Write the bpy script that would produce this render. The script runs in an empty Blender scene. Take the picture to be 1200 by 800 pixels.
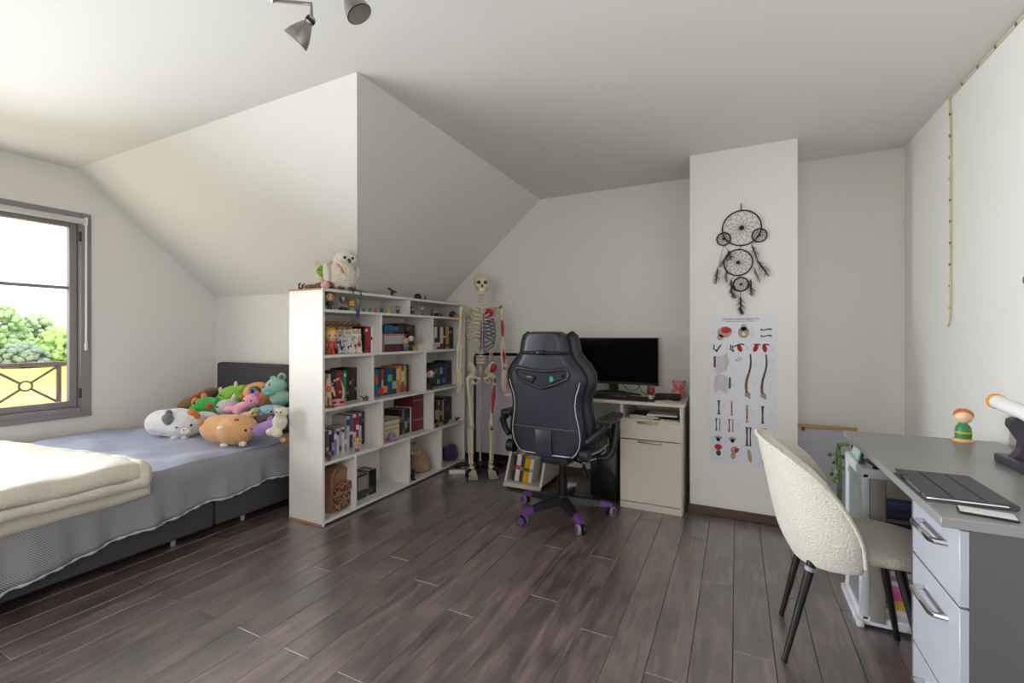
import bpy, bmesh, math, random
from mathutils import Vector, Matrix, Euler
R = math.radians
rnd = random.Random(7)
scene = bpy.context.scene
COL = scene.collection

# ------------------------------------------------------------------ camera
F_PX, HZ, CAM_H = 533.0, 393.0, 1.18
YAW = math.atan(263 / 533.0)
SN, CS = math.sin(YAW), math.cos(YAW)
cam_d = bpy.data.cameras.new('camera')
cam_d.sensor_width = 36.0
cam_d.lens = F_PX / 1200 * 36
cam_d.shift_y = (HZ - 400) / 1200
cam_d.clip_start = 0.02
cam_d.clip_end = 500
cam = bpy.data.objects.new('camera', cam_d)
cam.location = (0, 0, CAM_H)
cam.rotation_euler = (R(90), 0, YAW)
COL.objects.link(cam)
scene.camera = cam

# ------------------------------------------------------------------ world, sun, exposure
scene.view_settings.view_transform = 'Standard'
scene.view_settings.look = 'None'
scene.view_settings.gamma = 1.0
scene.view_settings.use_curve_mapping = False
scene.view_settings.exposure = 0.5
w = bpy.data.worlds.new('World'); scene.world = w; w.use_nodes = True
bg = w.node_tree.nodes['Background']
bg.inputs[0].default_value = (0.90, 0.95, 1.0, 1)
bg.inputs[1].default_value = 2.2

def light(name, kind, loc, rot, energy, color=(1, 1, 1), size=None):
    d = bpy.data.lights.new(name, kind)
    d.energy = energy; d.color = color
    if kind == 'AREA':
        d.shape = 'RECTANGLE'; d.size, d.size_y = size
    if kind == 'SUN':
        d.angle = R(2)
    o = bpy.data.objects.new(name, d)
    o.location = loc; o.rotation_euler = rot
    COL.objects.link(o)
    return o
# hazy sun behind the house: it lights the lawn, never the room
light('sun', 'SUN', (8, -4, 12), (R(20), R(38), 0), 1.6, (1.0, 0.93, 0.78))
# added area lamps in the window openings, filling in for daylight
light('window_fill', 'AREA', (-4.40, 0.86, 1.35), (0, R(-90), 0), 34, (0.87, 0.94, 1.0), (1.25, 0.46)).data.spread = R(68)
light('window_fill', 'AREA', (-4.40, -0.95, 1.35), (0, R(-90), 0), 46, (0.90, 0.96, 1.0), (1.36, 1.1)).data.spread = R(110)
light('window_fill', 'AREA', (-0.5, -2.44, 1.45), (R(90), 0, 0), 15, (1.0, 0.97, 0.93), (1.3, 1.3))

# added warm fill lamp, tilted up to brighten the slope and ceiling
light('warm_window_fill', 'AREA', (-4.40, 0.86, 1.1), (0, R(-100), 0), 13, (1.0, 0.96, 0.90), (0.9, 0.46))

# ------------------------------------------------------------------ helpers
def at(px, py=393, X=None, Y=None, Z=None):
    """point on the plane X=, Y= or Z= that a photo pixel looks at"""
    u, v = (px - 600) / F_PX, (HZ - py) / F_PX
    r = (-SN + u * CS, CS + u * SN, v)
    if X is not None: d = X / r[0]
    elif Y is not None: d = Y / r[1]
    else: d = (Z - CAM_H) / r[2]
    return Vector((r[0] * d, r[1] * d, CAM_H + r[2] * d))

def lin(c):
    def f(v):
        v /= 255.0
        return v / 12.92 if v <= 0.04045 else ((v + 0.055) / 1.055) ** 2.4
    return (f(c[0]), f(c[1]), f(c[2]), 1)

MATS = {}
def mat(name, col, rough=0.55, metal=0.0, bump=0.0, bscale=120.0, var=0.06, vscale=6.0, sheen=0.0, coat=0.0,
        spec=None, emit=None):
    if name in MATS: return MATS[name]
    m = bpy.data.materials.new(name); m.use_nodes = True
    nt = m.node_tree; b = nt.nodes['Principled BSDF']
    b.inputs['Roughness'].default_value = rough
    b.inputs['Metallic'].default_value = metal
    if sheen:
        b.inputs['Sheen Weight'].default_value = sheen
        b.inputs['Sheen Roughness'].default_value = 0.5
    if coat: b.inputs['Coat Weight'].default_value = coat
    if spec is not None: b.inputs['Specular IOR Level'].default_value = spec
    tc = nt.nodes.new('ShaderNodeTexCoord')
    n = nt.nodes.new('ShaderNodeTexNoise'); n.inputs['Scale'].default_value = vscale
    n.inputs['Detail'].default_value = 4
    nt.links.new(tc.outputs['Object'], n.inputs['Vector'])
    mx = nt.nodes.new('ShaderNodeMixRGB')
    c = lin(col)
    mx.inputs[1].default_value = tuple(max(0, x * (1 - var)) for x in c[:3]) + (1,)
    mx.inputs[2].default_value = tuple(min(1, x * (1 + var)) for x in c[:3]) + (1,)
    nt.links.new(n.outputs['Fac'], mx.inputs[0])
    nt.links.new(mx.outputs[0], b.inputs['Base Color'])
    if bump:
        n2 = nt.nodes.new('ShaderNodeTexNoise'); n2.inputs['Scale'].default_value = bscale
        n2.inputs['Detail'].default_value = 3
        nt.links.new(tc.outputs['Object'], n2.inputs['Vector'])
        bp = nt.nodes.new('ShaderNodeBump'); bp.inputs['Strength'].default_value = bump
        bp.inputs['Distance'].default_value = 0.01
        nt.links.new(n2.outputs['Fac'], bp.inputs['Height'])
        nt.links.new(bp.outputs[0], b.inputs['Normal'])
    if emit:
        b.inputs['Emission Color'].default_value = lin(emit[0]); b.inputs['Emission Strength'].default_value = emit[1]
    MATS[name] = m
    return m

def plush_mat(col):
    return mat('plush_%d_%d_%d' % col, col, 0.95, bump=0.9, bscale=75, var=0.08, vscale=14, sheen=0.25)
def toy(col):
    return mat('toy_%d_%d_%d' % col, col, 0.45, var=0.05)
def paper(col):
    return mat('cover_%d_%d_%d' % col, col, 0.5, var=0.1, vscale=20)

def ramp_mat(name, cols, scale=8.0, rough=0.5, kind='noise', stretch=(1, 1, 1), bump=0.0, const=True, detail=2):
    """blotchy print or weave from a noise / voronoi / wave texture through a colour ramp"""
    if name in MATS: return MATS[name]
    m = bpy.data.materials.new(name); m.use_nodes = True
    nt = m.node_tree; b = nt.nodes['Principled BSDF']; b.inputs['Roughness'].default_value = rough
    tc = nt.nodes.new('ShaderNodeTexCoord'); mp = nt.nodes.new('ShaderNodeMapping')
    mp.inputs['Scale'].default_value = stretch
    nt.links.new(tc.outputs['Object'], mp.inputs[0])
    if kind == 'noise':
        t = nt.nodes.new('ShaderNodeTexNoise'); t.inputs['Detail'].default_value = detail; out = t.outputs['Fac']
    elif kind == 'voronoi':
        t = nt.nodes.new('ShaderNodeTexVoronoi'); out = t.outputs['Distance']
    else:
        t = nt.nodes.new('ShaderNodeTexWave'); t.inputs['Distortion'].default_value = 1.5; out = t.outputs['Fac']
    t.inputs['Scale'].default_value = scale
    nt.links.new(mp.outputs[0], t.inputs['Vector'])
    r = nt.nodes.new('ShaderNodeValToRGB')
    if const: r.color_ramp.interpolation = 'CONSTANT'
    el = r.color_ramp.elements
    while len(el) < len(cols): el.new(0.5)
    for e, (p, c) in zip(el, cols): e.position = p; e.color = lin(c)
    nt.links.new(out, r.inputs[0]); nt.links.new(r.outputs[0], b.inputs['Base Color'])
    if bump:
        bp = nt.nodes.new('ShaderNodeBump'); bp.inputs['Strength'].default_value = bump
        bp.inputs['Distance'].default_value = 0.01
        nt.links.new(out, bp.inputs['Height']); nt.links.new(bp.outputs[0], b.inputs['Normal'])
    MATS[name] = m
    return m

class MB:
    """collects shapes and becomes one mesh"""
    def __init__(s): s.v = []; s.f = []
    def add(s, vs, fs, M=None):
        n = len(s.v)
        s.v += [tuple(M @ Vector(p)) if M is not None else tuple(p) for p in vs]
        s.f += [tuple(i + n for i in f) for f in fs]
        return s
    def box(s, x0, x1, y0, y1, z0, z1, M=None):
        vs = [(x, y, z) for z in (z0, z1) for y in (y0, y1) for x in (x0, x1)]
        return s.add(vs, [(0, 2, 3, 1), (4, 5, 7, 6), (0, 1, 5, 4), (2, 6, 7, 3), (0, 4, 6, 2), (1, 3, 7, 5)], M)
    def rbox(s, x0, x1, y0, y1, z0, z1, r=0.01, seg=2, M=None):
        bm = bmesh.new(); bmesh.ops.create_cube(bm, size=1)
        for v in bm.verts:
            v.co = Vector(((x0 + x1) / 2 + v.co.x * (x1 - x0), (y0 + y1) / 2 + v.co.y * (y1 - y0), (z0 + z1) / 2 + v.co.z * (z1 - z0)))
        bmesh.ops.bevel(bm, geom=list(bm.edges), offset=r, segments=seg, profile=0.5, affect='EDGES')
        return s.bm(bm, M)
    def bm(s, bm, M=None):
        bm.verts.index_update()
        s.add([v.co.copy() for v in bm.verts], [[v.index for v in f.verts] for f in bm.faces], M); bm.free()
        return s
    def ell(s, c, r, rot=(0, 0, 0), n=16, k=10, M=None):
        Q = Euler([R(a) for a in rot]).to_matrix()
        if not hasattr(r, '__len__'): r = (r, r, r)
        vs = []; fs = []
        for j in range(1, k):
            a = math.pi * j / k
            for i in range(n):
                b = 2 * math.pi * i / n
                vs.append(Vector(c) + Q @ Vector((r[0] * math.sin(a) * math.cos(b), r[1] * math.sin(a) * math.sin(b), r[2] * math.cos(a))))
        t = len(vs); vs.append(Vector(c) + Q @ Vector((0, 0, r[2]))); vs.append(Vector(c) - Q @ Vector((0, 0, r[2])))
        for j in range(k - 2):
            for i in range(n):
                i2 = (i + 1) % n
                fs.append((j * n + i, (j + 1) * n + i, (j + 1) * n + i2, j * n + i2))
        for i in range(n):
            i2 = (i + 1) % n
            fs.append((t, i, i2)); fs.append((t + 1, (k - 2) * n + i2, (k - 2) * n + i))
        return s.add(vs, fs, M)
    def tube(s, pts, r, n=8, closed=False, caps=True, M=None, flat=1.0):
        pts = [Vector(p) for p in pts]; N = len(pts)
        if not hasattr(r, '__len__'): r = [r] * N
        rings = []; up = None
        for i in range(N):
            if closed: d = pts[(i + 1) % N] - pts[i - 1]
            else: d = pts[min(i + 1, N - 1)] - pts[max(i - 1, 0)]
            d.normalize()
            if up is None:
                up = Vector((0, 0, 1)) if abs(d.z) < 0.9 else Vector((1, 0, 0))
            a = up - d * up.dot(d)
            if a.length < 1e-6: a = d.orthogonal()
            a.normalize(); b = d.cross(a); up = a
            rings.append([pts[i] + (a * math.cos(2 * math.pi * k / n) * flat + b * math.sin(2 * math.pi * k / n)) * r[i] for k in range(n)])
        vs = [p for q in rings for p in q]; fs = []
        for i in range(N if closed else N - 1):
            j = (i + 1) % N
            for k in range(n):
                k2 = (k + 1) % n
                fs.append((i * n + k, i * n + k2, j * n + k2, j * n + k))
        if caps and not closed:
            fs.append(tuple(reversed(range(n)))); fs.append(tuple(range((N - 1) * n, N * n)))
        return s.add(vs, fs, M)
    def cyl(s, p0, p1, r0, r1=None, n=14, M=None):
        return s.tube([p0, p1], [r0, r0 if r1 is None else r1], n, M=M)
    def lathe(s, prof, c=(0, 0, 0), n=20, M=None):
        vs = []; fs = []
        for (r, z) in prof:
            for k in range(n):
                a = 2 * math.pi * k / n
                vs.append((c[0] + r * math.cos(a), c[1] + r * math.sin(a), c[2] + z))
        for i in range(len(prof) - 1):
            for k in range(n):
                k2 = (k + 1) % n
                fs.append((i * n + k, i * n + k2, (i + 1) * n + k2, (i + 1) * n + k))
        fs.append(tuple(reversed(range(n)))); fs.append(tuple(range((len(prof) - 1) * n, len(prof) * n)))
        return s.add(vs, fs, M)
    def prism(s, poly, a0, a1, axis='z', M=None):
        """2-D polygon extruded along an axis (x: poly=(y,z), y: poly=(x,z), z: poly=(x,y))"""
        n = len(poly)
        def p(q, a):
            return {'x': (a, q[0], q[1]), 'y': (q[0], a, q[1]), 'z': (q[0], q[1], a)}[axis]
        vs = [p(q, a0) for q in poly] + [p(q, a1) for q in poly]
        fs = [tuple(range(n)), tuple(reversed(range(n, 2 * n)))]
        fs += [(i, i + n, (i + 1) % n + n, (i + 1) % n) for i in range(n)]
        return s.add(vs, fs, M)
    def grid(s, fn, nu, nv, M=None, cu=False):
        vs = [fn(i / nu, j / nv) for j in range(nv + 1) for i in range(nu + 1)]
        fs = [(j * (nu + 1) + i, j * (nu + 1) + i + 1, (j + 1) * (nu + 1) + i + 1, (j + 1) * (nu + 1) + i) for j in range(nv) for i in range(nu)]
        return s.add(vs, fs, M)
    def mesh(s, name, sharp=40, smooth=True):
        me = bpy.data.meshes.new(name)
        me.from_pydata([tuple(v) for v in s.v], [], s.f)
        bm = bmesh.new(); bm.from_mesh(me)
        bmesh.ops.recalc_face_normals(bm, faces=bm.faces)
        bm.to_mesh(me); bm.free()
        if smooth:
            me.polygons.foreach_set('use_smooth', [True] * len(me.polygons))
            me.set_sharp_from_angle(angle=R(sharp))
        me.update()
        return me

def link(name, me, m=None, parent=None, loc=(0, 0, 0), rot=(0, 0, 0)):
    o = bpy.data.objects.new(name, me)
    COL.objects.link(o)
    if me is not None and m is not None and not me.materials: me.materials.append(m)
    o.location = loc; o.rotation_euler = rot
    if parent is not None: o.parent = parent
    return o
def part(name, mb, m, parent=None, sharp=40, smooth=True, label=None, **k):
    o = link(name, mb.mesh(name, sharp, smooth), m, parent, **k)
    if label: o['label'] = label
    return o
def tag(o, label, cat, group=None):
    o['label'] = label; o['category'] = cat
    if group: o['group'] = group
    return o
def thing(name, label, cat, loc=(0, 0, 0), rotz=0.0, group=None, rot=None):
    o = link(name, None, None, None, loc, rot if rot else (0, 0, R(rotz)))
    o.empty_display_size = 0.05
    return tag(o, label, cat, group)
def struct(name, mb, m, parent=None, label=None, **k):
    o = part(name, mb, m, parent, **k)
    if parent is None: o['kind'] = 'structure'
    if label: o['label'] = label
    return o
def blob(name, ells, m, parent, vox=0.008, smooth=4, label=None, cones=()):
    """several ellipsoids melted into one soft continuous surface"""
    mb = MB()
    for e in ells: mb.ell(e[0], e[1], e[2] if len(e) > 2 else (0, 0, 0), n=18, k=12)
    for c in cones: mb.tube(c[0], c[1], 10)
    me = mb.mesh('tmp')
    o = bpy.data.objects.new('tmp', me); COL.objects.link(o)
    q = o.modifiers.new('r', 'REMESH'); q.mode = 'VOXEL'; q.voxel_size = vox
    q = o.modifiers.new('s', 'SMOOTH'); q.iterations = smooth; q.factor = 0.5
    dg = bpy.context.evaluated_depsgraph_get()
    me2 = bpy.data.meshes.new_from_object(o.evaluated_get(dg))
    bpy.data.objects.remove(o); bpy.data.meshes.remove(me)
    me2.name = name; me2.materials.clear()
    me2.polygons.foreach_set('use_smooth', [True] * len(me2.polygons))
    r = link(name, me2, m, parent)
    if label: r['label'] = label
    return r
def text_mesh(body, size, name):
    cu = bpy.data.curves.new(name, 'FONT'); cu.body = body; cu.size = size; cu.align_x = 'CENTER'; cu.extrude = 0.0003
    o = bpy.data.objects.new('tmp', cu); COL.objects.link(o)
    dg = bpy.context.evaluated_depsgraph_get()
    me = bpy.data.meshes.new_from_object(o.evaluated_get(dg)); bpy.data.objects.remove(o)
    me.name = name; me.materials.clear()
    return me
def arc(c, r, a0, a1, n, plane='xz'):
    out = []
    for i in range(n + 1):
        a = R(a0 + (a1 - a0) * i / n)
        p, q = r * math.cos(a), r * math.sin(a)
        out.append({'xz': (c[0] + p, c[1], c[2] + q), 'xy': (c[0] + p, c[1] + q, c[2]), 'yz': (c[0], c[1] + p, c[2] + q)}[plane])
    return out
def bez(p0, p1, p2, p3, n=10):
    p0, p1, p2, p3 = map(Vector, (p0, p1, p2, p3)); o = []
    for i in range(n + 1):
        t = i / n; u = 1 - t
        o.append(u ** 3 * p0 + 3 * u * u * t * p1 + 3 * u * t * t * p2 + t ** 3 * p3)
    return o

# shared materials
WALL = mat('wall_paint', (231, 228, 222), 0.75, bump=0.05, bscale=260, var=0.012, vscale=2)
WHITE = mat('white_laminate', (226, 222, 215), 0.35, var=0.015)
CREAM = mat('cream_laminate', (214, 205, 189), 0.4, var=0.02)
BLACK = mat('black_plastic', (20, 20, 22), 0.4)
BLACKM = mat('black_metal', (22, 21, 23), 0.3, metal=0.4)
CHROME = mat('chrome', (205, 205, 208), 0.2, metal=1.0)
STEEL = mat('brushed_steel', (165, 160, 152), 0.32, metal=1.0)
PAGES = mat('book_pages', (222, 212, 190), 0.8)
BROWNW = mat('brown_wood', (86, 62, 48), 0.45, var=0.2, vscale=12)

# ------------------------------------------------------------------ room shell
ZC, XR, YB = 2.383, 0.965, 3.72
RX, RY, SL = -1.555, 1.55, 0.855
XW, YK, XK, YR = -4.30, 2.55, -2.62, -2.4
ZK = ZC - SL * (YK - RY)
ZK2 = ZC - SL * (RX - XK)
def slab(pts, off):
    n = len(pts); mb = MB()
    vs = [Vector(p) for p in pts] + [Vector(p) + Vector(off) for p in pts]
    return mb.add(vs, [tuple(range(n)), tuple(reversed(range(n, 2 * n)))] + [(i, (i + 1) % n, (i + 1) % n + n, i + n) for i in range(n)])

# floor: dark laminate planks laid lengthwise towards the back wall
def plank_material():
    m = bpy.data.materials.new('dark_laminate'); m.use_nodes = True
    nt = m.node_tree; b = nt.nodes['Principled BSDF']
    tc = nt.nodes.new('ShaderNodeTexCoord'); oi = nt.nodes.new('ShaderNodeObjectInfo')
    ad = nt.nodes.new('ShaderNodeVectorMath'); ad.operation = 'ADD'
    sc = nt.nodes.new('ShaderNodeVectorMath'); sc.operation = 'SCALE'
    cb = nt.nodes.new('ShaderNodeCombineXYZ')
    for i in range(3): nt.links.new(oi.outputs['Random'], cb.inputs[i])
    nt.links.new(cb.outputs[0], sc.inputs[0]); sc.inputs['Scale'].default_value = 40
    nt.links.new(tc.outputs['Object'], ad.inputs[0]); nt.links.new(sc.outputs[0], ad.inputs[1])
    mp = nt.nodes.new('ShaderNodeMapping'); mp.inputs['Scale'].default_value = (26, 2.6, 8)
    nt.links.new(ad.outputs[0], mp.inputs[0])
    n1 = nt.nodes.new('ShaderNodeTexNoise'); n1.inputs['Scale'].default_value = 1.2; n1.inputs['Detail'].default_value = 8
    n1.inputs['Distortion'].default_value = 1.2
    nt.links.new(mp.outputs[0], n1.inputs['Vector'])
    mp2 = nt.nodes.new('ShaderNodeMapping'); mp2.inputs['Scale'].default_value = (9, 3.4, 4)
    nt.links.new(ad.outputs[0], mp2.inputs[0])
    n2 = nt.nodes.new('ShaderNodeTexNoise'); n2.inputs['Scale'].default_value = 1.6; n2.inputs['Detail'].default_value = 5
    nt.links.new(mp2.outputs[0], n2.inputs['Vector'])
    r1 = nt.nodes.new('ShaderNodeValToRGB'); e = r1.color_ramp.elements
    e[0].position = .28; e[0].color = lin((66, 55, 54)); e[1].position = .72; e[1].color = lin((134, 113, 106))
    x = e.new(.5); x.color = lin((104, 86, 85))
    nt.links.new(n1.outputs['Fac'], r1.inputs[0])
    r2 = nt.nodes.new('ShaderNodeValToRGB'); e = r2.color_ramp.elements
    e[0].position = .35; e[0].color = (.42, .42, .46, 1); e[1].position = .62; e[1].color = (1.12, 1.06, 1.04, 1)
    nt.links.new(n2.outputs['Fac'], r2.inputs[0])
    mx = nt.nodes.new('ShaderNodeMixRGB'); mx.blend_type = 'MULTIPLY'; mx.inputs[0].default_value = 1
    nt.links.new(r1.outputs[0], mx.inputs[1]); nt.links.new(r2.outputs[0], mx.inputs[2])
    mr = nt.nodes.new('ShaderNodeMapRange'); mr.inputs[3].default_value = .82; mr.inputs[4].default_value = 1.2
    nt.links.new(oi.outputs['Random'], mr.inputs[0])
    m2 = nt.nodes.new('ShaderNodeVectorMath'); m2.operation = 'SCALE'
    nt.links.new(mx.outputs[0], m2.inputs[0]); nt.links.new(mr.outputs[0], m2.inputs['Scale'])
    nt.links.new(m2.outputs[0], b.inputs['Base Color'])
    b.inputs['Roughness'].default_value = 0.4
    b.inputs['IOR'].default_value = 2.5
    b.inputs['Coat Weight'].default_value = 1.0
    b.inputs['Coat Roughness'].default_value = 0.28
    bp = nt.nodes.new('ShaderNodeBump'); bp.inputs['Strength'].default_value = .08; bp.inputs['Distance'].default_value = .002
    nt.links.new(n1.outputs['Fac'], bp.inputs['Height']); nt.links.new(bp.outputs[0], b.inputs['Normal'])
    return m
PLANK = plank_material()
floor = struct('floor', MB().box(XW - .2, XR + .2, YR - .2, YB + .2, -.2, -.004), mat('floor_underlay', (30, 24, 22), .6))
PWD, PLN = 0.1385, 1.22
plank_meshes = {}
def plank(x, y0, y1):
    L = round(y1 - y0, 3)
    wd = min(PWD, XR - x)
    key = (L, round(wd, 3))
    if key not in plank_meshes:
        g = .0008
        mb = MB(); b = .0018
        x0, x1, a0, a1 = g, wd - g, g, L - g
        vs = [(x0, a0, -.004), (x1, a0, -.004), (x1, a1, -.004), (x0, a1, -.004),
              (x0, a0, -b), (x1, a0, -b), (x1, a1, -b), (x0, a1, -b),
              (x0 + b, a0 + b, 0), (x1 - b, a0 + b, 0), (x1 - b, a1 - b, 0), (x0 + b, a1 - b, 0)]
        fs = [(0, 3, 2, 1), (8, 9, 10, 11)] + [(i, (i + 1) % 4, (i + 1) % 4 + 4, i + 4) for i in range(4)] + [(i + 4, (i + 1) % 4 + 4, (i + 1) % 4 + 8, i + 8) for i in range(4)]
        mb.add(vs, fs); me = mb.mesh('plank', smooth=False); me.materials.append(PLANK); plank_meshes[key] = me
    link('plank', plank_meshes[key], None, floor, (x, y0, 0))
x = -2.09 - PWD * 16; i = 0
while x < XR - .01:
    if x + PWD > XW:
        off = 1.16 if i % 2 == 0 else .676 - .13 * ((i // 2) % 3)
        y = off - 3 * PLN
        while y < YB:
            a, b = max(y, -1.0), min(y + PLN, YB)
            if b - a > .05: plank(max(x, XW) if x > XW - PWD else x, a, b)
            y += PLN
    x += PWD; i += 1
part('floor_rear', MB().box(XW, XR, YR, -1.0, -.004, 0), PLANK, floor)

# ceiling and walls
ceil = MB()
ceil.add(*[slab([(RX, YR, ZC), (XR + .2, YR, ZC), (XR + .2, YB + .2, ZC), (RX, YB + .2, ZC)], (0, 0, .2)).__dict__[k] for k in ('v', 'f')])
q = slab([(XW - .2, YR, ZC), (RX, YR, ZC), (RX, RY, ZC), (XW - .2, RY, ZC)], (0, 0, .2)); ceil.add(q.v, q.f)
struct('ceiling', ceil, WALL, smooth=False)
struct('wall_slope_shelves', slab([(RX, RY, ZC), (RX, YB + .2, ZC), (XK, YB + .2, ZK2), (XK, YK, ZK2), (RX - (YK - RY), YK, ZK)], (-.12, 0, .2)), WALL, smooth=False)
struct('wall_slope_bed', slab([(RX, RY, ZC), (RX - (YK - RY), YK, ZK), (XW - .2, YK, ZK), (XW - .2, RY, ZC)], (0, .12, .2)), WALL, smooth=False)
struct('wall_back', MB().box(XK - .2, XR + .2, YB, YB + .2, 0, ZC + .2), WALL, smooth=False)
struct('wall_right', MB().box(XR, XR + .2, YR, YB, 0, ZC + .2), WALL, smooth=False)
CHX0, CHX1, CHY = -.28, .335, 3.262
struct('wall_chimney', MB().box(CHX0, CHX1, CHY, YB, 0, ZC), WALL, smooth=False)
struct('wall_knee_shelves', MB().box(XK - .1, XK, YK + .1, YB, 0, ZK2), WALL, smooth=False)
struct('wall_knee_bed', MB().prism([(XW, 0), (XK, 0), (XK, ZK2), (RX - (YK - RY), ZK), (XW, ZK)], YK, YK + .1, 'y'), WALL, smooth=False)
WIN = [(.60, 1.64), (-1.53, -.37)]
WZ0, WZ1 = .60, 2.07
ww = MB()
ww.box(XW - .2, XW, YR - .2, YK + .1, 0, WZ0).box(XW - .2, XW, YR - .2, YK + .1, WZ1, ZC + .2)
for a, b in ((YR - .2, WIN[1][0]), (WIN[1][1], WIN[0][0]), (WIN[0][1], YK + .1)):
    ww.box(XW - .2, XW, a, b, WZ0, WZ1)
struct('wall_window', ww, WALL, smooth=False)
wr = MB(); RWX = (-1.2, 0.2)
wr.box(XW, XR, YR - .2, YR, 0, .75).box(XW, XR, YR - .2, YR, 2.15, ZC + .2)
wr.box(XW, RWX[0], YR - .2, YR, .75, 2.15).box(RWX[1], XR, YR - .2, YR, .75, 2.15)
struct('wall_rear', wr, WALL, smooth=False)

# skirting
def skirt(name, x0, x1, y0, y1):
    mb = MB().rbox(x0, x1, y0, y1, 0, .058, .004, 1)
    return struct(name, mb, BROWNW)
skirt('baseboard_chimney', CHX0 - .012, CHX1 + .012, CHY - .012, CHY)
skirt('baseboard_back', XK, CHX0 - .013, YB - .012, YB)
skirt('baseboard_alcove', CHX1 + .013, XR - .013, YB - .012, YB)
skirt('baseboard_right', XR - .012, XR, YR, YB - .001)
skirt('baseboard_window', XW, XW + .012, YR, YK)
skirt('baseboard_knee_bed', XW + .013, XK, YK - .012, YK)

# windows
WFR = mat('window_frame_grey_brown', (140, 134, 137), .45, var=.08)
def glass_material():
    m = bpy.data.materials.new('window_glass'); m.use_nodes = True
    nt = m.node_tree; nt.nodes.clear()
    o = nt.nodes.new('ShaderNodeOutputMaterial'); t = nt.nodes.new('ShaderNodeBsdfTransparent'); g = nt.nodes.new('ShaderNodeBsdfGlossy')
    g.inputs['Roughness'].default_value = .02
    n = nt.nodes.new('ShaderNodeTexNoise'); n.inputs['Scale'].default_value = .6
    mr = nt.nodes.new('ShaderNodeMapRange'); mr.inputs[3].default_value = .03; mr.inputs[4].default_value = .05
    mx = nt.nodes.new('ShaderNodeMixShader')
    nt.links.new(n.outputs['Fac'], mr.inputs[0]); nt.links.new(mr.outputs[0], mx.inputs[0])
    nt.links.new(t.outputs[0], mx.inputs[1]); nt.links.new(g.outputs[0], mx.inputs[2]); nt.links.new(mx.outputs[0], o.inputs[0])
    return m
GLASS = glass_material()
def rect_frame(mb, y0, y1, z0, z1, wd, x0, x1):
    mb.rbox(x0, x1, y0, y0 + wd, z0, z1, .004, 1).rbox(x0, x1, y1 - wd, y1, z0, z1, .004, 1)
    mb.rbox(x0, x1, y0 + wd, y1 - wd, z0, z0 + wd, .004, 1).rbox(x0, x1, y0 + wd, y1 - wd, z1 - wd, z1, .004, 1)
    return mb
def window(n, y0, y1, detail):
    root = link('window_%d' % n, None); root['kind'] = 'structure'; root.location = (XW, (y0 + y1) / 2, WZ0)
    def P(name, mb, m, par=None, **k):
        o = part(name, mb, m, par if par else root, **k)
        if par is None: o.location = (-XW, -(y0 + y1) / 2, -WZ0)
        return o
    P('casing', rect_frame(MB(), y0 - .005, y1 + .005, WZ0 - .005, WZ1 + .005, .062, XW - .09, XW + .012), WFR)
    ym = (y0 + y1) / 2
    for a, b in ((y0 + .058, ym - .002), (ym + .002, y1 - .058)):
        s = P('sash', rect_frame(MB(), a, b, WZ0 + .058, WZ1 - .058, .045, XW - .085, XW - .035), WFR)
        part('glazing_bar', MB().rbox(XW - .075, XW - .045, a + .045, b - .045, 1.515, 1.537, .003, 1), WFR, s)
        part('pane', MB().box(XW - .063, XW - .059, a + .04, b - .04, WZ0 + .1, 1.52), GLASS, s, smooth=False)
        part('pane', MB().box(XW - .063, XW - .059, a + .04, b - .04, 1.532, WZ1 - .1), GLASS, s, smooth=False)
    P('meeting_strip', MB().rbox(XW - .04, XW - .02, ym - .02, ym + .02, WZ0 + .06, WZ1 - .06, .004, 1), WFR)
    h = P('handle', MB().rbox(XW - .02, XW + .003, ym - .014, ym + .014, 1.0, 1.1, .006).tube([(XW, ym, 1.06), (XW + .035, ym, 1.06), (XW + .04, ym, 1.06), (XW + .04, ym, .95)], .008), mat('handle_white', (222, 220, 222), .3))
    if detail:
        bl = P('roller_blind', MB().cyl((XW + .032, y0 + .02, WZ1 - .06), (XW + .032, y1 - .045, WZ1 - .06), .021, n=18), mat('blind_fabric', (206, 202, 204), .6))
        part('bracket', MB().rbox(XW + .008, XW + .055, y1 - .047, y1 - .03, WZ1 - .085, WZ1 - .03, .006), mat('bracket_white', (232, 230, 232), .35), bl)
        ch = MB()
        for dx in (.03, .044):
            ch.tube([(XW + dx, y1 - .036, WZ1 - .08), (XW + dx, y1 - .036, 1.12)], .0035, 6)
        part('bead_chain', ch, mat('chain_white', (235, 233, 235), .4), bl)
        part('chain_weight', MB().rbox(XW + .026, XW + .048, y1 - .044, y1 - .028, 1.07, 1.125, .006), MATS['bracket_white'], bl)
        for z in (.76, 1.9):
            P('hinge', MB().cyl((XW + .006, y1 - .058, z - .035), (XW + .006, y1 - .058, z + .035), .009), mat('hinge_dark', (58, 54, 55), .4, metal=.5))
        P('sill', MB().rbox(XW - .03, XW + .022, y0 - .005, y1 + .005, WZ0 - .012, WZ0 + .02, .006), WFR)
    return root
window(1, *WIN[0], True)
window(2, *WIN[1], False)  # unseen window, added as an opening for a fill lamp
rw = link('window_3', None); rw['kind'] = 'structure'; rw.location = (-.5, YR, .75)  # unseen rear window, added to let more light in
mb = MB()
for a, b in ((RWX[0], RWX[0] + .06), (RWX[1] - .06, RWX[1]), (-.53, -.47)): mb.box(a, b, YR - .1, YR - .03, .75, 2.15)
mb.box(RWX[0], RWX[1], YR - .1, YR - .03, .75, .81).box(RWX[0], RWX[1], YR - .1, YR - .03, 2.09, 2.15)
o = part('frame', mb, WFR, rw); o.location = (.5, -YR, -.75)
o = part('pane', MB().box(RWX[0] + .05, RWX[1] - .05, YR - .07, YR - .066, .8, 2.1), GLASS, rw, smooth=False); o.location = (.5, -YR, -.75)

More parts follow.
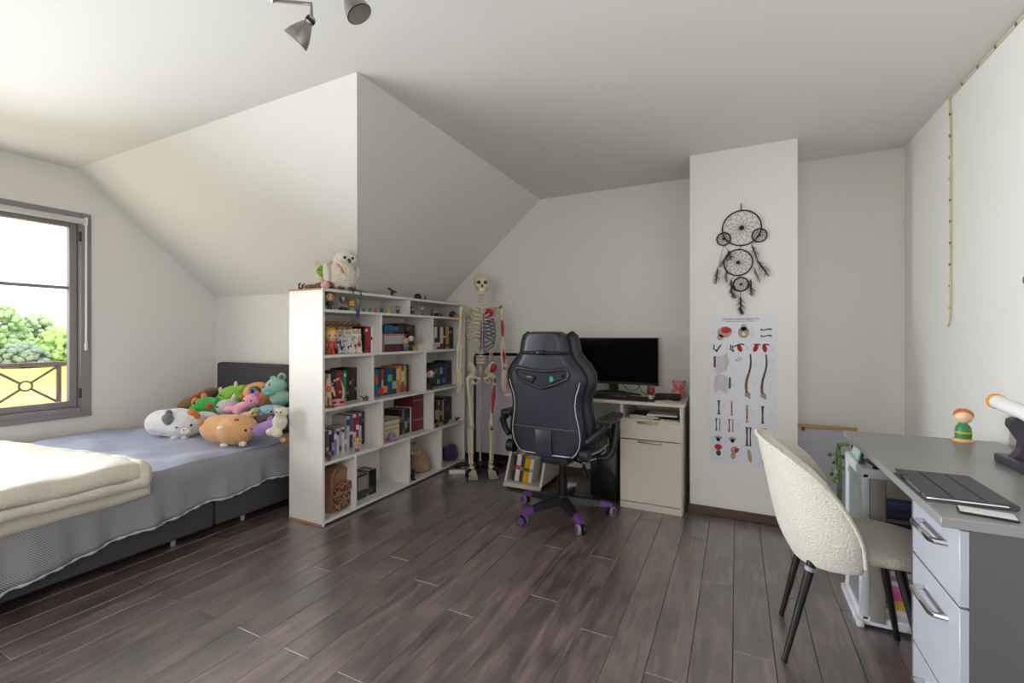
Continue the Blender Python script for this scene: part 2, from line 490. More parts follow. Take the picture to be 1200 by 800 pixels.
# ------------------------------------------------------------------ outside
GZ = -2.8
struct('ground', MB().box(-160, -4.6, -80, 160, GZ - .5, GZ), ramp_mat('meadow', [(.3, (150, 158, 62)), (.55, (186, 184, 84)), (.75, (205, 190, 110))], .12, .9, const=False, detail=6), smooth=False)
RAIL = mat('railing_brown', (128, 104, 98), .5)
rl = thing('balcony_railing', 'brown railing with diagonal braces and a ring outside the window', 'railing', (-4.56, 1.12, .6))
def RP(name, mb): 
    o = part(name, mb, RAIL, rl); o.location = (4.56, -1.12, -.6); return o
X0 = -4.56
RP('top_rail', MB().rbox(X0 - .02, X0 + .02, .52, 1.72, .955, .985, .005))
RP('bottom_rail', MB().rbox(X0 - .015, X0 + .015, .52, 1.72, .655, .68, .005))
for y in (.55, 1.2, 1.555, 1.70): RP('post', MB().rbox(X0 - .013, X0 + .013, y - .013, y + .013, .6, .96, .003, 1))
for c0, c1 in ((.55, 1.2), (1.2, 1.555)):
    ym = (c0 + c1) / 2
    for za, zb in ((.68, .955), (.955, .68)):
        d = .13 if c1 - c0 < .5 else .07
        RP('brace', MB().tube([(X0, c0, za), (X0, ym - (ym - c0) * .17, (za + zb) / 2 + (za - zb) * .085)], .009, 6))
        RP('brace', MB().tube([(X0, ym + (ym - c0) * .17, (za + zb) / 2 - (za - zb) * .085), (X0, c1, zb)], .009, 6))
    RP('ring', MB().tube(arc((X0, ym, .8175), .034, 0, 345, 23, 'yz'), .007, 6, closed=True))
bk = MB()
for y in (.56, 1.69): bk.rbox(-4.56, -4.49, y - .02, y + .02, .6, .66, .004)
RP('bracket', bk)

def tree(label, px, dist, top, wid, col, seed, cat='tree', name='tree'):
    """leafy crown of many lumps over a trunk; dist is the depth along the view"""
    r = random.Random(seed)
    u = (px - 600) / F_PX
    bx, by = dist * (-SN + u * CS), dist * (CS + u * SN)
    t = thing(name, label, cat, (bx, by, GZ))
    H = top - GZ
    part('trunk', MB().tube([(0, 0, -.1), (.05, .1, H * .3), (0, .1, H * .6)], [.28, .2, .12], 8), mat('bark', (96, 84, 72), .9, var=.2), t)
    bm = bmesh.new()
    for k in range(190):
        a = r.uniform(0, 2 * math.pi); h = r.uniform(.12, 1)
        prof = math.sin(math.pi * min(1, .16 + .8 * h)) ** .7
        rr = wid * prof * math.sqrt(r.random()) * .85
        s = wid * r.uniform(.06, .14)
        g = bmesh.ops.create_icosphere(bm, subdivisions=2, radius=s)
        off = Vector((rr * math.cos(a), rr * math.sin(a), max(h * H - s * .5, s * .8)))
        for v in g['verts']:
            n = v.co.normalized()
            v.co = v.co * (1 + .22 * math.sin(n.x * 9 + k) * math.sin(n.y * 11 + 2 * k) + r.uniform(-.16, .16)) + off
    mb = MB().bm(bm)
    part('crown', mb, mat('leaf_%d_%d_%d' % col, col, .8, bump=.6, bscale=3, var=.4, vscale=1.4), t, sharp=180)
tree('pale green tree standing tallest of the row behind the meadow', 2, 68, 5.6, 4.2, (150, 178, 128), 1)
tree('grey-green tree with a rounded crown seen above the dark bush', 40, 74, 4.7, 4.0, (160, 182, 142), 2)
tree('bright green bushy tree beside the window jamb behind the meadow', 72, 60, 1.9, 3.6, (150, 186, 104), 3)
tree('dull dark green bush low behind the railing', 27, 56, 0.2, 3.0, (122, 138, 120), 4, 'bush', 'bush')
tree('light green tree between the rounded crown and the jamb', 60, 84, 3.2, 4.5, (166, 188, 142), 5)
tree('light green tree hidden mostly by the window frame', 104, 72, 2.8, 4.2, (150, 180, 124), 6)
tree('broad green tree at the far end of the row, outside the closed sash', -45, 66, 4.6, 5.0, (146, 174, 124), 8)

# ------------------------------------------------------------------ bed
CHAR = mat('charcoal_fabric', (66, 64, 70), .85, bump=.3, bscale=400, var=.08)
BX0, BX1, BY0, BY1 = -4.14, -2.77, .48, 2.44
bed = thing('bed', 'low double bed with charcoal upholstered base and headboard', 'bed', (-3.45, 1.46, 0))
def BP(name, mb, m, **k):
    o = part(name, mb, m, bed, **k); o.location = (3.45, -1.46, 0); return o
BP('base', MB().rbox(BX0, BX1, 1.645, BY1, .05, .27, .018, 3), CHAR)
BP('base', MB().rbox(BX0, BX1, BY0, 1.635, .05, .27, .018, 3), CHAR)
BP('headboard', MB().rbox(BX0 + .02, BX1, BY1 + .005, BY1 + .085, .05, .945, .022, 3), CHAR)
FOOT = mat('foot_plastic', (150, 148, 146), .4)
for x in (BX0 + .1, -3.45, BX1 - .07):
    for y in (BY0 + .12, 1.45, 1.85, BY1 - .1):
        BP('foot', MB().cyl((x, y, 0), (x, y, .055), .013, .016, n=10), FOOT)
BP('mattress', MB().rbox(BX0 + .01, BX1 - .01, BY0 + .01, BY1 - .005, .26, .44, .04, 3), mat('mattress_ticking', (215, 213, 208), .85))

# duvet
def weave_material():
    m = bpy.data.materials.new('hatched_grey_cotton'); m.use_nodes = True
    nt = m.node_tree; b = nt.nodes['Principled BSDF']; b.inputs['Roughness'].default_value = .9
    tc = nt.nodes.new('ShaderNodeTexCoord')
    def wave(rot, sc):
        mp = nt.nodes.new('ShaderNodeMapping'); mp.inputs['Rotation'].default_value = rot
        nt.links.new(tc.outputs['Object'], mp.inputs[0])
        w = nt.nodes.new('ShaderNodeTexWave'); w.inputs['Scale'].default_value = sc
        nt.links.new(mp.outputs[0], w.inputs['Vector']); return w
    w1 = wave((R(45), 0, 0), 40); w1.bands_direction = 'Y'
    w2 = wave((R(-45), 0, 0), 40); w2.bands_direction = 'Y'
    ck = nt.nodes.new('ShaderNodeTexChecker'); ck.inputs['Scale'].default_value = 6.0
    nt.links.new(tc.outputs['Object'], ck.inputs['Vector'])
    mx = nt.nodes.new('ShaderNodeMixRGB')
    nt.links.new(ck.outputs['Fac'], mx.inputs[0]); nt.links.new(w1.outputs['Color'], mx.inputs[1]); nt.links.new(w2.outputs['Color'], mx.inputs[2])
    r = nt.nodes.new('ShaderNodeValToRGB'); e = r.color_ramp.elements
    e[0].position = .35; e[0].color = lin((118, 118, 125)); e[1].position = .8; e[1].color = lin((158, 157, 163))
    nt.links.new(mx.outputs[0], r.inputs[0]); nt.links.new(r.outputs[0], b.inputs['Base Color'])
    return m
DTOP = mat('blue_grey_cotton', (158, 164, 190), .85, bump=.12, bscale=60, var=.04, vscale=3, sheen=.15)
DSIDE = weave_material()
HEM = mat('hem_piping', (196, 192, 186), .8, bump=.3, bscale=200)
def hem_z(y):
    pts = [(.42, .02), (.62, .035), (.78, .115), (1.05, .165), (1.35, .195), (1.63, .222), (2.1, .25), (2.4, .265)]
    for (a, za), (b, zb) in zip(pts, pts[1:]):
        if y <= b: return za + (zb - za) * (y - a) / (b - a)
    return pts[-1][1]
def wr(x, y):
    return .004 * math.sin(y * 34 + 3 * math.sin(x * 3)) * math.exp(-((x + 3.95) / .4) ** 2) + .003 * math.sin(x * 27 - y * 9) + .006 * math.sin(x * 5.1 + y * 3.3) + .005 * math.sin(y * 9.7 - x * 4.1) + .004 * math.sin(x * 13 + y * 7 + 2) + .0035 * math.sin(y * 21 + x * 11)
DZ, EDGE = .462, -2.80
DY0, DY1 = .44, 2.36
def dv_top(u, v):
    x = -4.245 + (EDGE + 4.245) * u; y = DY0 + (DY1 - DY0) * v
    lift = .012 * math.exp(-((x + 3.9) / .25) ** 2) * (1 + math.sin(y * 14))
    return (x, y, DZ + wr(x, y) + lift - .012 * max(0, (u - .93) / .07) ** 2)
def dv_side(u, v):
    y = DY0 + (DY1 - DY0) * v
    zt = DZ + wr(EDGE, y) - .012; zb = hem_z(y) + .006 * math.sin(y * 17)
    if u < .3:
        a = u / .3 * math.pi / 2
        x, z = EDGE + .052 * math.sin(a), zt - .05 * (1 - math.cos(a))
    else:
        t = (u - .3) / .7
        z = zt - .05 + (zb - zt + .05) * t
        x = EDGE + .052 + .016 * t + t * (.016 * math.sin(y * 15 + 1) + .010 * math.sin(y * 31) + .007 * math.sin(y * 53 + 2)) + .02 * t * max(0, .9 - y)
    return (x, y, z)
duvet = thing('duvet', 'blue-grey duvet over the bed with hatched grey side and pale piped hem', 'bedding', (-3.45, 1.4, .45))
def DP(name, mb, m, par=None, **k):
    o = part(name, mb, m, duvet, sharp=80, **k); o.location = (3.45, -1.4, -.45); return o
def thick(o, t, off=-1):
    m = o.modifiers.new('thickness', 'SOLIDIFY'); m.thickness = t; m.offset = off
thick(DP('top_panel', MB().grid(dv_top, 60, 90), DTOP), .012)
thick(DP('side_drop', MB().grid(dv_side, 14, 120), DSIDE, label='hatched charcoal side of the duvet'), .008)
DP('piped_hem', MB().tube([Vector(dv_side(1, i / 120)) + Vector((0, 0, -.004)) for i in range(121)], [.0085 + .003 * math.sin(i * 1.7) for i in range(121)], 7), HEM)
def dv_foot(u, v):
    x = -4.2 + (EDGE + .05 + 4.2) * u
    return (x, DY0 - .03 * v - .01 * math.sin(x * 14) * v, DZ + wr(x, DY0) - .012 - (DZ - .06) * v)
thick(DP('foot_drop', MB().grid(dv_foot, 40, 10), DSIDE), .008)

# folded cream throw across the foot of the bed
THROW = mat('cream_fleece', (210, 203, 188), .95, bump=.6, bscale=140, var=.05, vscale=10, sheen=.3)
th = thing('throw_blanket', 'folded cream fleece throw lying across the duvet', 'blanket', (-3.4, .85, .48))
def throw_layer(lift, y0, y1, xe, drop, ph, x_start=-4.2):
    def f(u, v):
        s = x_start + (xe + drop - x_start) * u
        ye = y1 - .17 * max(0, (-3.3 - s)) / .9 + .012 * math.sin(s * 9 + ph)
        y = y0 + (ye - y0) * v
        edge = math.sin(math.pi * min(1, v * 1.0)) ** .25 if v < 1 else 0
        if s < xe: x, z = s, DZ + lift
        else:
            a = min((s - xe) / .06, math.pi / 2)
            x = xe + .06 * math.sin(a); z = DZ + lift - .06 * (1 - math.cos(a)) - max(0, s - xe - .094)
        n = .006 * math.sin(x * 6 + y * 4 + ph) + .004 * math.sin(y * 17 + x * 5 + ph) + .0025 * math.sin(x * 31 + y * 23)
        return (x + (n if s > xe else 0) + (lift * .6 if s > xe else 0), y, z + n)
    return f
for i, (lift, y1, drop, ph) in enumerate(((.022, 1.27, .17, 0), (.045, 1.255, .12, 1.3), (.068, 1.235, .105, 2.2))):
    o = part('folded_layer', MB().grid(throw_layer(lift, .50, y1, -2.80, drop, ph), 60, 40), THROW, th, sharp=80)
    o.location = (3.4, -.85, -.48); thick(o, .02)
fold = [Vector(throw_layer(.045, .50, 1.245, -2.80, .112, 1.6)(i / 60, 1)) + Vector((0, 0, -.004)) for i in range(61)]
o = part('rolled_edge', MB().tube(fold, [.03 + .003 * math.sin(i * .8) for i in range(61)], 10), THROW, th, sharp=80); o.location = (3.4, -.85, -.48)
fold = [Vector(throw_layer(.045, .50, 1.245, -2.80, .112, 1.6)(1, i / 30)) for i in range(31)]
o = part('rolled_edge', MB().tube(fold, [.027 + .003 * math.sin(i * .9) for i in range(31)], 10), THROW, th, sharp=80); o.location = (3.4, -.85, -.48)

# pillow behind the soft toys
pl = blob('pillow', [((0, 0, 0), (.52, .10, .09)), ((-.3, 0, 0), (.26, .11, .09)), ((.3, 0, 0), (.26, .11, .09))], mat('pillowcase', (118, 122, 138), .9, bump=.2), None, .012)
pl.location = (-3.44, 2.30, .545); tag(pl, 'grey pillow under the heap of soft toys by the headboard', 'pillow')

# ------------------------------------------------------------------ soft toys on the bed
TOYS = 'soft toys heaped on the bed'
DARK = mat('toy_eye', (18, 16, 18), .25)
def soft(name, label, px, py, Y, body, col, extras=(), tilt=(0, 0, 0), vox=.008, group=TOYS, spin=0, Z=None, eyes=(), cones=(), pos=None, smooth=4):
    """centre of the toy at the photo pixel on the plane Y; local x = to the right of the view, y = away"""
    p = Vector(pos) if pos else at(px, py, Y=Y) if Z is None else at(px, py, Z=Z)
    t = thing(name, label, 'soft toy', p, 0, group, rot=(R(tilt[0]), R(tilt[1]), YAW + R(spin)))
    blob('body', body, plush_mat(col), t, vox, smooth, cones=cones)
    for e in extras:
        blob(e[0], e[1], plush_mat(e[2]), t, e[3] if len(e) > 3 else .006, 2)
    for c in eyes:
        part('eye', MB().ell(c[0], c[1] if len(c) > 1 else .009, n=10, k=8), DARK, t)
    return t
# long white toy with a grey patch
soft('plush_cat', 'long white plush cat with a grey ear patch and orange ear', 200, 493, 1.84,
     [((.10, -.015, .0), (.11, .11, .098))], (226, 224, 226),
     [('ear_patch', [((.045, -.105, .042), (.048, .028, .042), (20, 20, 0)), ((.03, -.085, .085), (.022, .02, .024))], (112, 112, 118)),
      ('ear', [((.155, -.03, .075), (.034, .03, .03), (0, 40, 0)), ((.18, -.02, .045), (.02, .03, .035))], (214, 122, 58)),
      ('paw', [((.06, -.07, -.088), (.03, .022, .016))], (222, 216, 206)), ('paw', [((.14, -.07, -.084), (.026, .022, .016))], (222, 216, 206)),
      ('muzzle', [((.165, -.095, -.035), (.035, .026, .026))], (236, 230, 222))],
     eyes=[((.118, -.118, -.005), (.010, .006, .006)), ((.196, -.085, .005), .008), ((.172, -.12, -.022), (.006, .004, .004))], spin=-6, pos=(-3.557, 1.83, .562), cones=[([(-.20, 0, -.015), (-.185, 0, -.012), (-.14, 0, -.004), (-.07, 0, .0), (.02, 0, .002), (.10, -.01, 0), (.15, -.02, 0)], [.03, .062, .092, .096, .107, .104, .08])], smooth=14)
soft('plush_hamster', 'fluffy tan plush hamster lying on the duvet', 264, 502, 1.86,
     [((.07, -.01, .0), (.12, .13, .098))], (226, 172, 120),
     [('ear', [((.10, -.075, .068), (.02, .016, .02))], (176, 92, 52), .005), ('ear', [((-.155, -.03, .045), (.022, .018, .024))], (196, 128, 76), .005),
      ('cheek', [((.03, -.125, .035), (.024, .014, .012))], (244, 236, 226), .005), ('paw', [((.14, -.075, -.08), (.024, .022, .017))], (236, 226, 214), .005),
      ('paw', [((.03, -.09, -.084), (.026, .02, .014))], (236, 226, 214), .005)],
     eyes=[((.165, -.085, .01), .008)], spin=0, pos=(-3.02, 1.87, .56), cones=[([(-.18, .02, -.02), (-.165, .02, -.01), (-.12, .02, 0), (-.04, .01, .0), (.05, 0, .0), (.12, -.01, -.005)], [.03, .06, .086, .1, .1, .085])], smooth=16)
soft('plush_turtle', 'olive and brown plush with red trim behind the green dinosaur toy', 232, 468, 2.18,
     [((-.06, 0, -.03), (.12, .06, .055), (0, -28, 0)), ((.06, 0, .03), (.12, .06, .055), (0, -25, 0))], (132, 106, 70),
     [('trim', [((.04, -.05, .045), (.07, .025, .02), (0, -20, 0))], (176, 76, 58)), ('shell', [((.12, -.03, .06), (.05, .04, .035))], (112, 74, 56)),
      ('foot', [((-.14, -.02, -.075), (.035, .03, .02))], (124, 104, 74))])
soft('plush_dinosaur', 'bright green plush dinosaur with white belly and orange frill', 241, 478, 2.04,
     [((.01, 0, .02), (.085, .075, .065)), ((-.045, -.045, -.01), (.05, .045, .042)), ((.075, 0, .02), (.05, .06, .06))], (52, 168, 74),
     [('belly', [((.03, -.07, -.045), (.105, .05, .032))], (236, 232, 222)), ('frill', [((-.07, -.01, .045), (.022, .03, .038)), ((-.02, .01, .09), (.02, .02, .022))], (230, 140, 60)),
      ('saddle', [((.065, -.055, .025), (.03, .02, .022))], (196, 70, 50)), ('foot', [((-.02, -.1, -.075), (.07, .035, .022))], (222, 150, 88))],
     eyes=[((-.03, -.08, .05), (.008, .006, .011))])
soft('plush_fox', 'small orange plush fox head beside the white cat', 232, 489, 1.98,
     [((0, 0, 0), (.05, .045, .04)), ((-.045, 0, .035), (.018, .016, .026), (0, -25, 0))], (208, 104, 44),
     [('muzzle', [((.02, -.04, -.02), (.026, .018, .016))], (236, 226, 214))])
soft('plush_dragon', 'lime green plush dragon with pale horns against the headboard', 273, 463, 2.24,
     [((-.01, 0, 0), (.105, .075, .075), (0, -18, 0)), ((.06, -.02, -.035), (.055, .06, .06)), ((.075, 0, .055), (.035, .035, .03))], (142, 198, 70),
     [('horn', [((.035, -.02, .09), (.014, .014, .026))], (222, 218, 196)), ('horn', [((-.085, -.02, .045), (.014, .014, .026))], (222, 218, 196)),
      ('ear', [((.115, 0, .065), (.03, .018, .022))], (86, 140, 52))], eyes=[((-.05, -.075, .01), .007)])
soft('plush_seal', 'pale grey plush shark pup with a pointed fin', 267, 475, 2.12,
     [((0, 0, -.01), (.085, .08, .06)), ((.045, 0, .05), (.02, .018, .045), (0, 15, 0))], (206, 202, 200), eyes=[((-.03, -.078, .0), .007), ((.04, -.075, -.005), .006)])
soft('plush_axolotl', 'pink plush axolotl with frilly gills stretched over the heap', 287, 474, 2.06,
     [((.045, 0, .03), (.055, .05, .048)), ((-.03, 0, -.02), (.07, .042, .036), (0, -25, 0)), ((-.10, -.01, -.03), (.045, .03, .026)), ((-.03, -.03, -.05), (.024, .024, .03))], (238, 168, 196),
     [('gill', [((.085, 0, .075), (.018, .016, .026), (0, 25, 0)), ((.1, 0, .045), (.026, .016, .014))], (214, 104, 150), .005),
      ('gill', [((.03, .0, .08), (.014, .014, .024))], (214, 104, 150), .005), ('cheek', [((.075, -.045, .012), (.012, .008, .01))], (226, 120, 150), .004)],
     eyes=[((.02, -.05, .035), .006), ((.07, -.045, .035), .006)])
soft('plush_owlet', 'round peach plush with one large blue eye by the headboard', 303, 461, 2.27,
     [((0, 0, 0), (.115, .08, .09)), ((.05, -.01, -.02), (.09, .08, .08))], (232, 164, 110),
     [('eye_ring', [((.012, -.075, .03), (.05, .018, .038))], (120, 74, 44), .005), ('iris', [((.01, -.088, .026), (.034, .014, .03))], (70, 150, 206), .005),
      ('ear', [((.085, -.01, .075), (.026, .02, .02))], (222, 108, 150), .005), ('beak', [((-.085, -.07, -.015), (.018, .016, .014))], (226, 120, 60), .005)],
     eyes=[((.006, -.1, .032), (.016, .006, .015))])
soft('plush_bear', 'mint green plush bear sitting highest beside the bookcase', 324, 459, 2.26,
     [((0, 0, .045), (.075, .065, .062)), ((.025, .01, -.045), (.075, .065, .06)), ((-.055, -.035, .02), (.034, .034, .03))], (156, 200, 186),
     [('ear', [((.04, 0, .112), (.034, .018, .032))], (146, 190, 178)), ('inner_ear', [((.043, -.016, .112), (.019, .008, .018))], (84, 116, 108), .004), ('ear', [((-.03, .01, .1), (.024, .018, .02))], (146, 190, 178)),
      ('scarf', [((-.03, -.045, -.005), (.045, .03, .016))], (120, 196, 178), .005)], eyes=[((-.02, -.065, .06), .006), ((-.066, -.06, .042), .006)])
soft('plush_whale', 'pale blue plush whale lying across the heap beside the bookcase', 321, 482, 2.14,
     [((0, 0, 0), (.115, .075, .048), (0, 6, 0)), ((-.07, 0, -.005), (.06, .06, .04))], (150, 188, 214),
     [('belly', [((-.03, -.045, -.025), (.1, .04, .022))], (226, 226, 232), .006), ('tail', [((.12, 0, .0), (.05, .05, .022), (0, 25, 0))], (150, 188, 214))], eyes=[((.02, -.074, .012), (.009, .006, .007))])
soft('plush_puppy', 'small beige and green plush puppy below the pink axolotl', 293, 486, 2.0,
     [((-.02, 0, -.01), (.055, .04, .032)), ((.03, 0, .015), (.036, .034, .03))], (226, 190, 152),
     [('hood', [((.045, -.01, .032), (.03, .03, .022))], (138, 190, 130), .005)], eyes=[((.035, -.034, .015), .005)])
soft('plush_bat', 'dark grey plush bat with a lilac ear under the whale', 309, 492, 2.05,
     [((.02, 0, 0), (.10, .06, .045), (0, -10, 0)), ((-.05, -.01, -.02), (.05, .045, .04))], (82, 72, 84),
     [('ear', [((-.075, -.045, .0), (.034, .02, .034))], (214, 204, 232)), ('inner_ear', [((-.075, -.063, .0), (.017, .008, .02))], (92, 84, 110), .004)])
soft('plush_dolphin', 'smooth lilac plush dolphin on the duvet by the bookcase', 313, 501, 1.98,
     [((0, 0, 0), (.105, .055, .045), (0, -14, 0)), ((-.05, -.005, -.012), (.065, .05, .04)), ((.07, 0, .03), (.06, .04, .035))], (176, 138, 206),
     [('fin', [((.02, .0, .05), (.02, .014, .03), (0, 20, 0))], (164, 124, 196), .005)], eyes=[((-.075, -.045, .0), .006)])
soft('plush_lamb', 'small cream plush lamb leaning on the bookcase side', 328, 494, 1.94,
     [((.0, 0, .0), (.045, .04, .055)), ((.015, -.01, .062), (.04, .036, .034)), ((-.045, -.02, -.06), (.032, .03, .026)), ((.0, -.03, -.07), (.03, .03, .024))], (222, 210, 190),
     [('ear', [((-.02, -.01, .085), (.016, .012, .018)), ], (210, 196, 174), .005)], eyes=[((.0, -.046, .068), .005), ((.028, -.044, .066), .005)])
soft('plush_monkey', 'little brown plush lying at the duvet edge behind the bookcase', 335, 514, 1.98,
     [((0, 0, 0), (.04, .035, .03)), ((.03, 0, .01), (.03, .03, .026))], (176, 118, 78), [('face', [((-.005, -.03, .0), (.022, .012, .018))], (224, 180, 140), .004)], Z=.49)

# ------------------------------------------------------------------ bookcase
BKX, BKB, BKY0, BKY1, BKH = -2.285, -2.588, 1.995, 3.64, 1.474
T = .018
LEV = [.012, .372, .706, 1.04, 1.326]           # underside-side shelf planes (bottom of each board)
bc = thing('bookcase', 'tall white open bookcase with staggered compartments beside the bed', 'bookcase', (BKX - .15, (BKY0 + BKY1) / 2, 0))
def CP(name, mb, m=WHITE, **k):
    o = part(name, mb, m, bc, **k); o.location = tuple(-c for c in bc.location); return o
CP('side_panel', MB().rbox(BKB, BKX, BKY0, BKY0 + T, .0, BKH - T, .0015, 1))
CP('side_panel', MB().rbox(BKB, BKX, BKY1 - T, BKY1, .0, BKH - T, .0015, 1))
CP('top_panel', MB().rbox(BKB, BKX, BKY0, BKY1, BKH - T, BKH, .0015, 1))
CP('back_panel', MB().box(BKB, BKB + .006, BKY0 + T, BKY1 - T, .012, BKH - T))
RAW = mat('raw_board_edge', (170, 128, 92), .8, var=.15, vscale=30)
CP('raw_edge', MB().box(BKB - .001, BKX - .004, BKY0 - .0012, BKY0, .0, .014), RAW, label='bare chipboard strip at the foot of the end panel')
CP('raw_edge', MB().box(BKB - .001, BKX - .012, BKY0 - .0012, BKY0, BKH - .010, BKH + .0008), RAW, label='bare chipboard strip along the top of the end panel')
for z in LEV: CP('shelf', MB().rbox(BKB + .006, BKX, BKY0 + T, BKY1 - T, z, z + T, .0012, 1))
RZ = [z + T for z in LEV]                        # surface heights, bottom row first
RT = LEV[1:] + [BKH - T]
DIV = {0: (417.3, 480, 517.6), 1: (448.5, 508), 2: (437.5, 499), 3: (447, 507.5), 4: (480,)}
for row, pxs in DIV.items():
    for px in pxs:
        y = at(px, X=BKX).y
        CP('divider', MB().rbox(BKB + .006, BKX, y - T / 2, y + T / 2, RZ[row], RT[row], .0012, 1))

ROWN = {4: 'narrow top row', 3: 'second row', 2: 'third row', 1: 'fourth row', 0: 'bottom row'}
def shelf_y(px, x): return at(px, X=x).y
def bay(row, px):
    """clear span along y of the compartment whose opening the pixel falls in"""
    ys = [BKY0 + T] + [at(q_, X=BKX).y for q_ in DIV[row]] + [BKY1 - T]; y = at(px, X=BKX).y
    for a, b in zip(ys, ys[1:]):
        if y <= b: return a + .0105, b - .0105
    return ys[-2] + .0105, ys[-1] - .0105
def book(y, th, h, dep, z, xs, col, label, group, band=None, lean=0.0, cat='book'):
    """upright book, spine towards the room at x = xs"""
    o = thing('book', label, cat, (xs, y + th / 2, z), 0, group, rot=(R(lean), 0, 0))
    t = min(.0025, th * .2); c = MB()
    c.box(-dep, 0, -th / 2, -th / 2 + t, 0, h).box(-dep, 0, th / 2 - t, th / 2, 0, h).box(-t, .0, -th / 2 + t, th / 2 - t, 0, h)
    part('cover', c, paper(col), o, smooth=False)
    part('pages', MB().box(-dep + .004, -t, -th / 2 + t, th / 2 - t, .003, h - .004), PAGES, o, smooth=False)
    if band:
        for (b0, b1, bc_) in band:
            part('spine_label', MB().box(-.001, .0008, -th / 2 + .0005, th / 2 - .0005, h * b0, h * b1), paper(bc_), o, smooth=False)
    return o
CN = {}
def cname(c):
    r, g, b = c; mx, mn = max(c), min(c)
    if mx < 48: return 'black'
    if mx - mn < 26: return 'white' if mn > 190 else 'light grey' if mn > 140 else 'grey' if mn > 80 else 'charcoal'
    if r >= g and g >= b:
        if r > 200 and g > 175: return 'cream' if b > 130 else 'yellow'
        if r > 200 and g > 110: return 'orange' if b < 90 else 'tan'
        if r > 130 and g > 95: return 'tan' if r < 200 else 'peach'
        if g < r * .45: return 'dark red' if r < 130 else 'red'
        return 'brown'
    if r >= b and b > g: return 'pink' if r > 190 else 'crimson' if r > 110 and b < 90 else 'plum'
    if g >= r and g >= b: return ('dark green' if g < 110 else 'green') if b < g * .8 else 'teal'
    if b >= g > r: return 'navy' if b < 100 else 'blue' if r < 120 else 'pale blue'
    return 'dark violet' if b < 100 else 'violet'
def books(row, px0, px1, xs, spec, where, group, hmax=None):
    """spec: list of (colour, height, relative thickness, band)"""
    y0, y1 = shelf_y(px0, xs), shelf_y(px1, xs)
    lo, hi = bay(row, (px0 + px1) / 2); y0, y1 = max(y0, lo), min(y1, hi)
    tot = sum(s[2] for s in spec); y = y0; prev = 'divider'
    same = len(set(s[0] for s in spec)) == 1 or len(spec) > 15; seen = set()
    for s in spec:
        th = (y1 - y0) * s[2] / tot
        size = 'tall' if s[1] > .225 else 'small' if s[1] < .165 else ''
        kind = 'thin' if th < .013 else 'thick' if th > .034 else ''
        adj = ' '.join(a for a in (size, kind, cname(s[0])) if a)
        tail = ''
        key = '%s|%s' % (adj, where)
        if key in seen and not same: adj += ' ' + ('labelled ' + cname(s[3][0][2]) if len(s) > 3 and s[3] else 'plain'); key = '%s|%s' % (adj, where)
        if key in seen and not same: tail = ' beside a %s one' % prev
        if same and len(spec) > 15 and prev != 'divider': tail = ' beside a %s one' % prev
        seen.add(key); prev = cname(s[0])
        book(y, th - .0006, s[1], .13 if s[1] < .2 else .155, RZ[row], xs, s[0], '%s book%s standing %s' % (adj, tail, where), group, s[3] if len(s) > 3 else None)
        y += th
def b1(c, a=.7, b=.85): return [(a, b, c)]
W_, K_ = (232, 228, 220), (26, 25, 28)
# second row
r2 = random.Random(3)
tan = [(196, 168, 124), (208, 184, 146), (176, 140, 98), (214, 196, 164), (200, 138, 82), (168, 150, 116)]
books(3, 382.5, 436, -2.47, [(tan[i % 6] if i != 5 else (188, 92, 52), .212 + .004 * (i % 3), 1, [(.86, .96, (120, 84, 56)), (.45, .5, (236, 226, 200))]) for i in range(19)],
      'at the back of the second shelf row', 'books at the back of the second row')
books(3, 426, 438, -2.36, [(K_, .185, 1, b1((150, 40, 44))), ((168, 30, 38), .188, 1.1, b1(W_, .8, .9)), ((176, 36, 40), .186, 1, b1(K_, .1, .2)), ((88, 50, 66), .184, .8, None), (W_, .182, .8, b1(K_, .5, .62))],
      'in front, beside the propped comics on the second shelf row', 'small books beside the comics')
books(3, 450.5, 478, -2.43, [((52, 84, 104), .205, 1, b1((40, 120, 160), .8, .97)), ((60, 92, 110), .205, 1, b1((40, 120, 160), .8, .97)), ((44, 60, 76), .2, 1.2, b1((40, 120, 160), .8, .95)), ((40, 38, 40), .215, 1.3, b1((86, 70, 52), .7, .9)), ((34, 32, 34), .22, 1.2, b1((140, 46, 46), .4, .6))],
      'behind the pale comics of the second shelf row', 'books in the middle of the second row')
books(3, 450.5, 474, -2.35, [((190, 184, 182), .135, 1, [(.0, .42, (92, 46, 62)), (.9, .98, (204, 92, 104))]) for i in range(8)],
      'in the pale matching set on the second shelf row', 'matching pale comic volumes')
books(3, 476, 486, -2.43, [((36, 34, 36), .215, 1, b1((112, 84, 56), .75, .9)), ((46, 40, 38), .21, 1.2, b1((130, 100, 70), .3, .5))], 'behind the black-haired figurine on the second shelf row', 'books in the middle of the second row')
books(3, 509, 531, -2.40, [((226, 222, 212), .2, 1, b1((70, 60, 60), .3, .5)), ((58, 34, 44), .2, 1, b1(W_, .1, .3)), ((222, 216, 198), .2, 1.2, b1((130, 50, 50), .0, .25)), ((64, 40, 58), .2, .9, b1((210, 190, 150), .5, .6)), ((206, 170, 48), .205, 1.2, b1((90, 70, 30), .1, .2)), ((34, 58, 98), .205, 1.1, b1((120, 150, 190), .7, .8)), ((40, 46, 60), .2, .6, None)],
      'on the second shelf row beside the skeleton', 'books by the skeleton, second row')
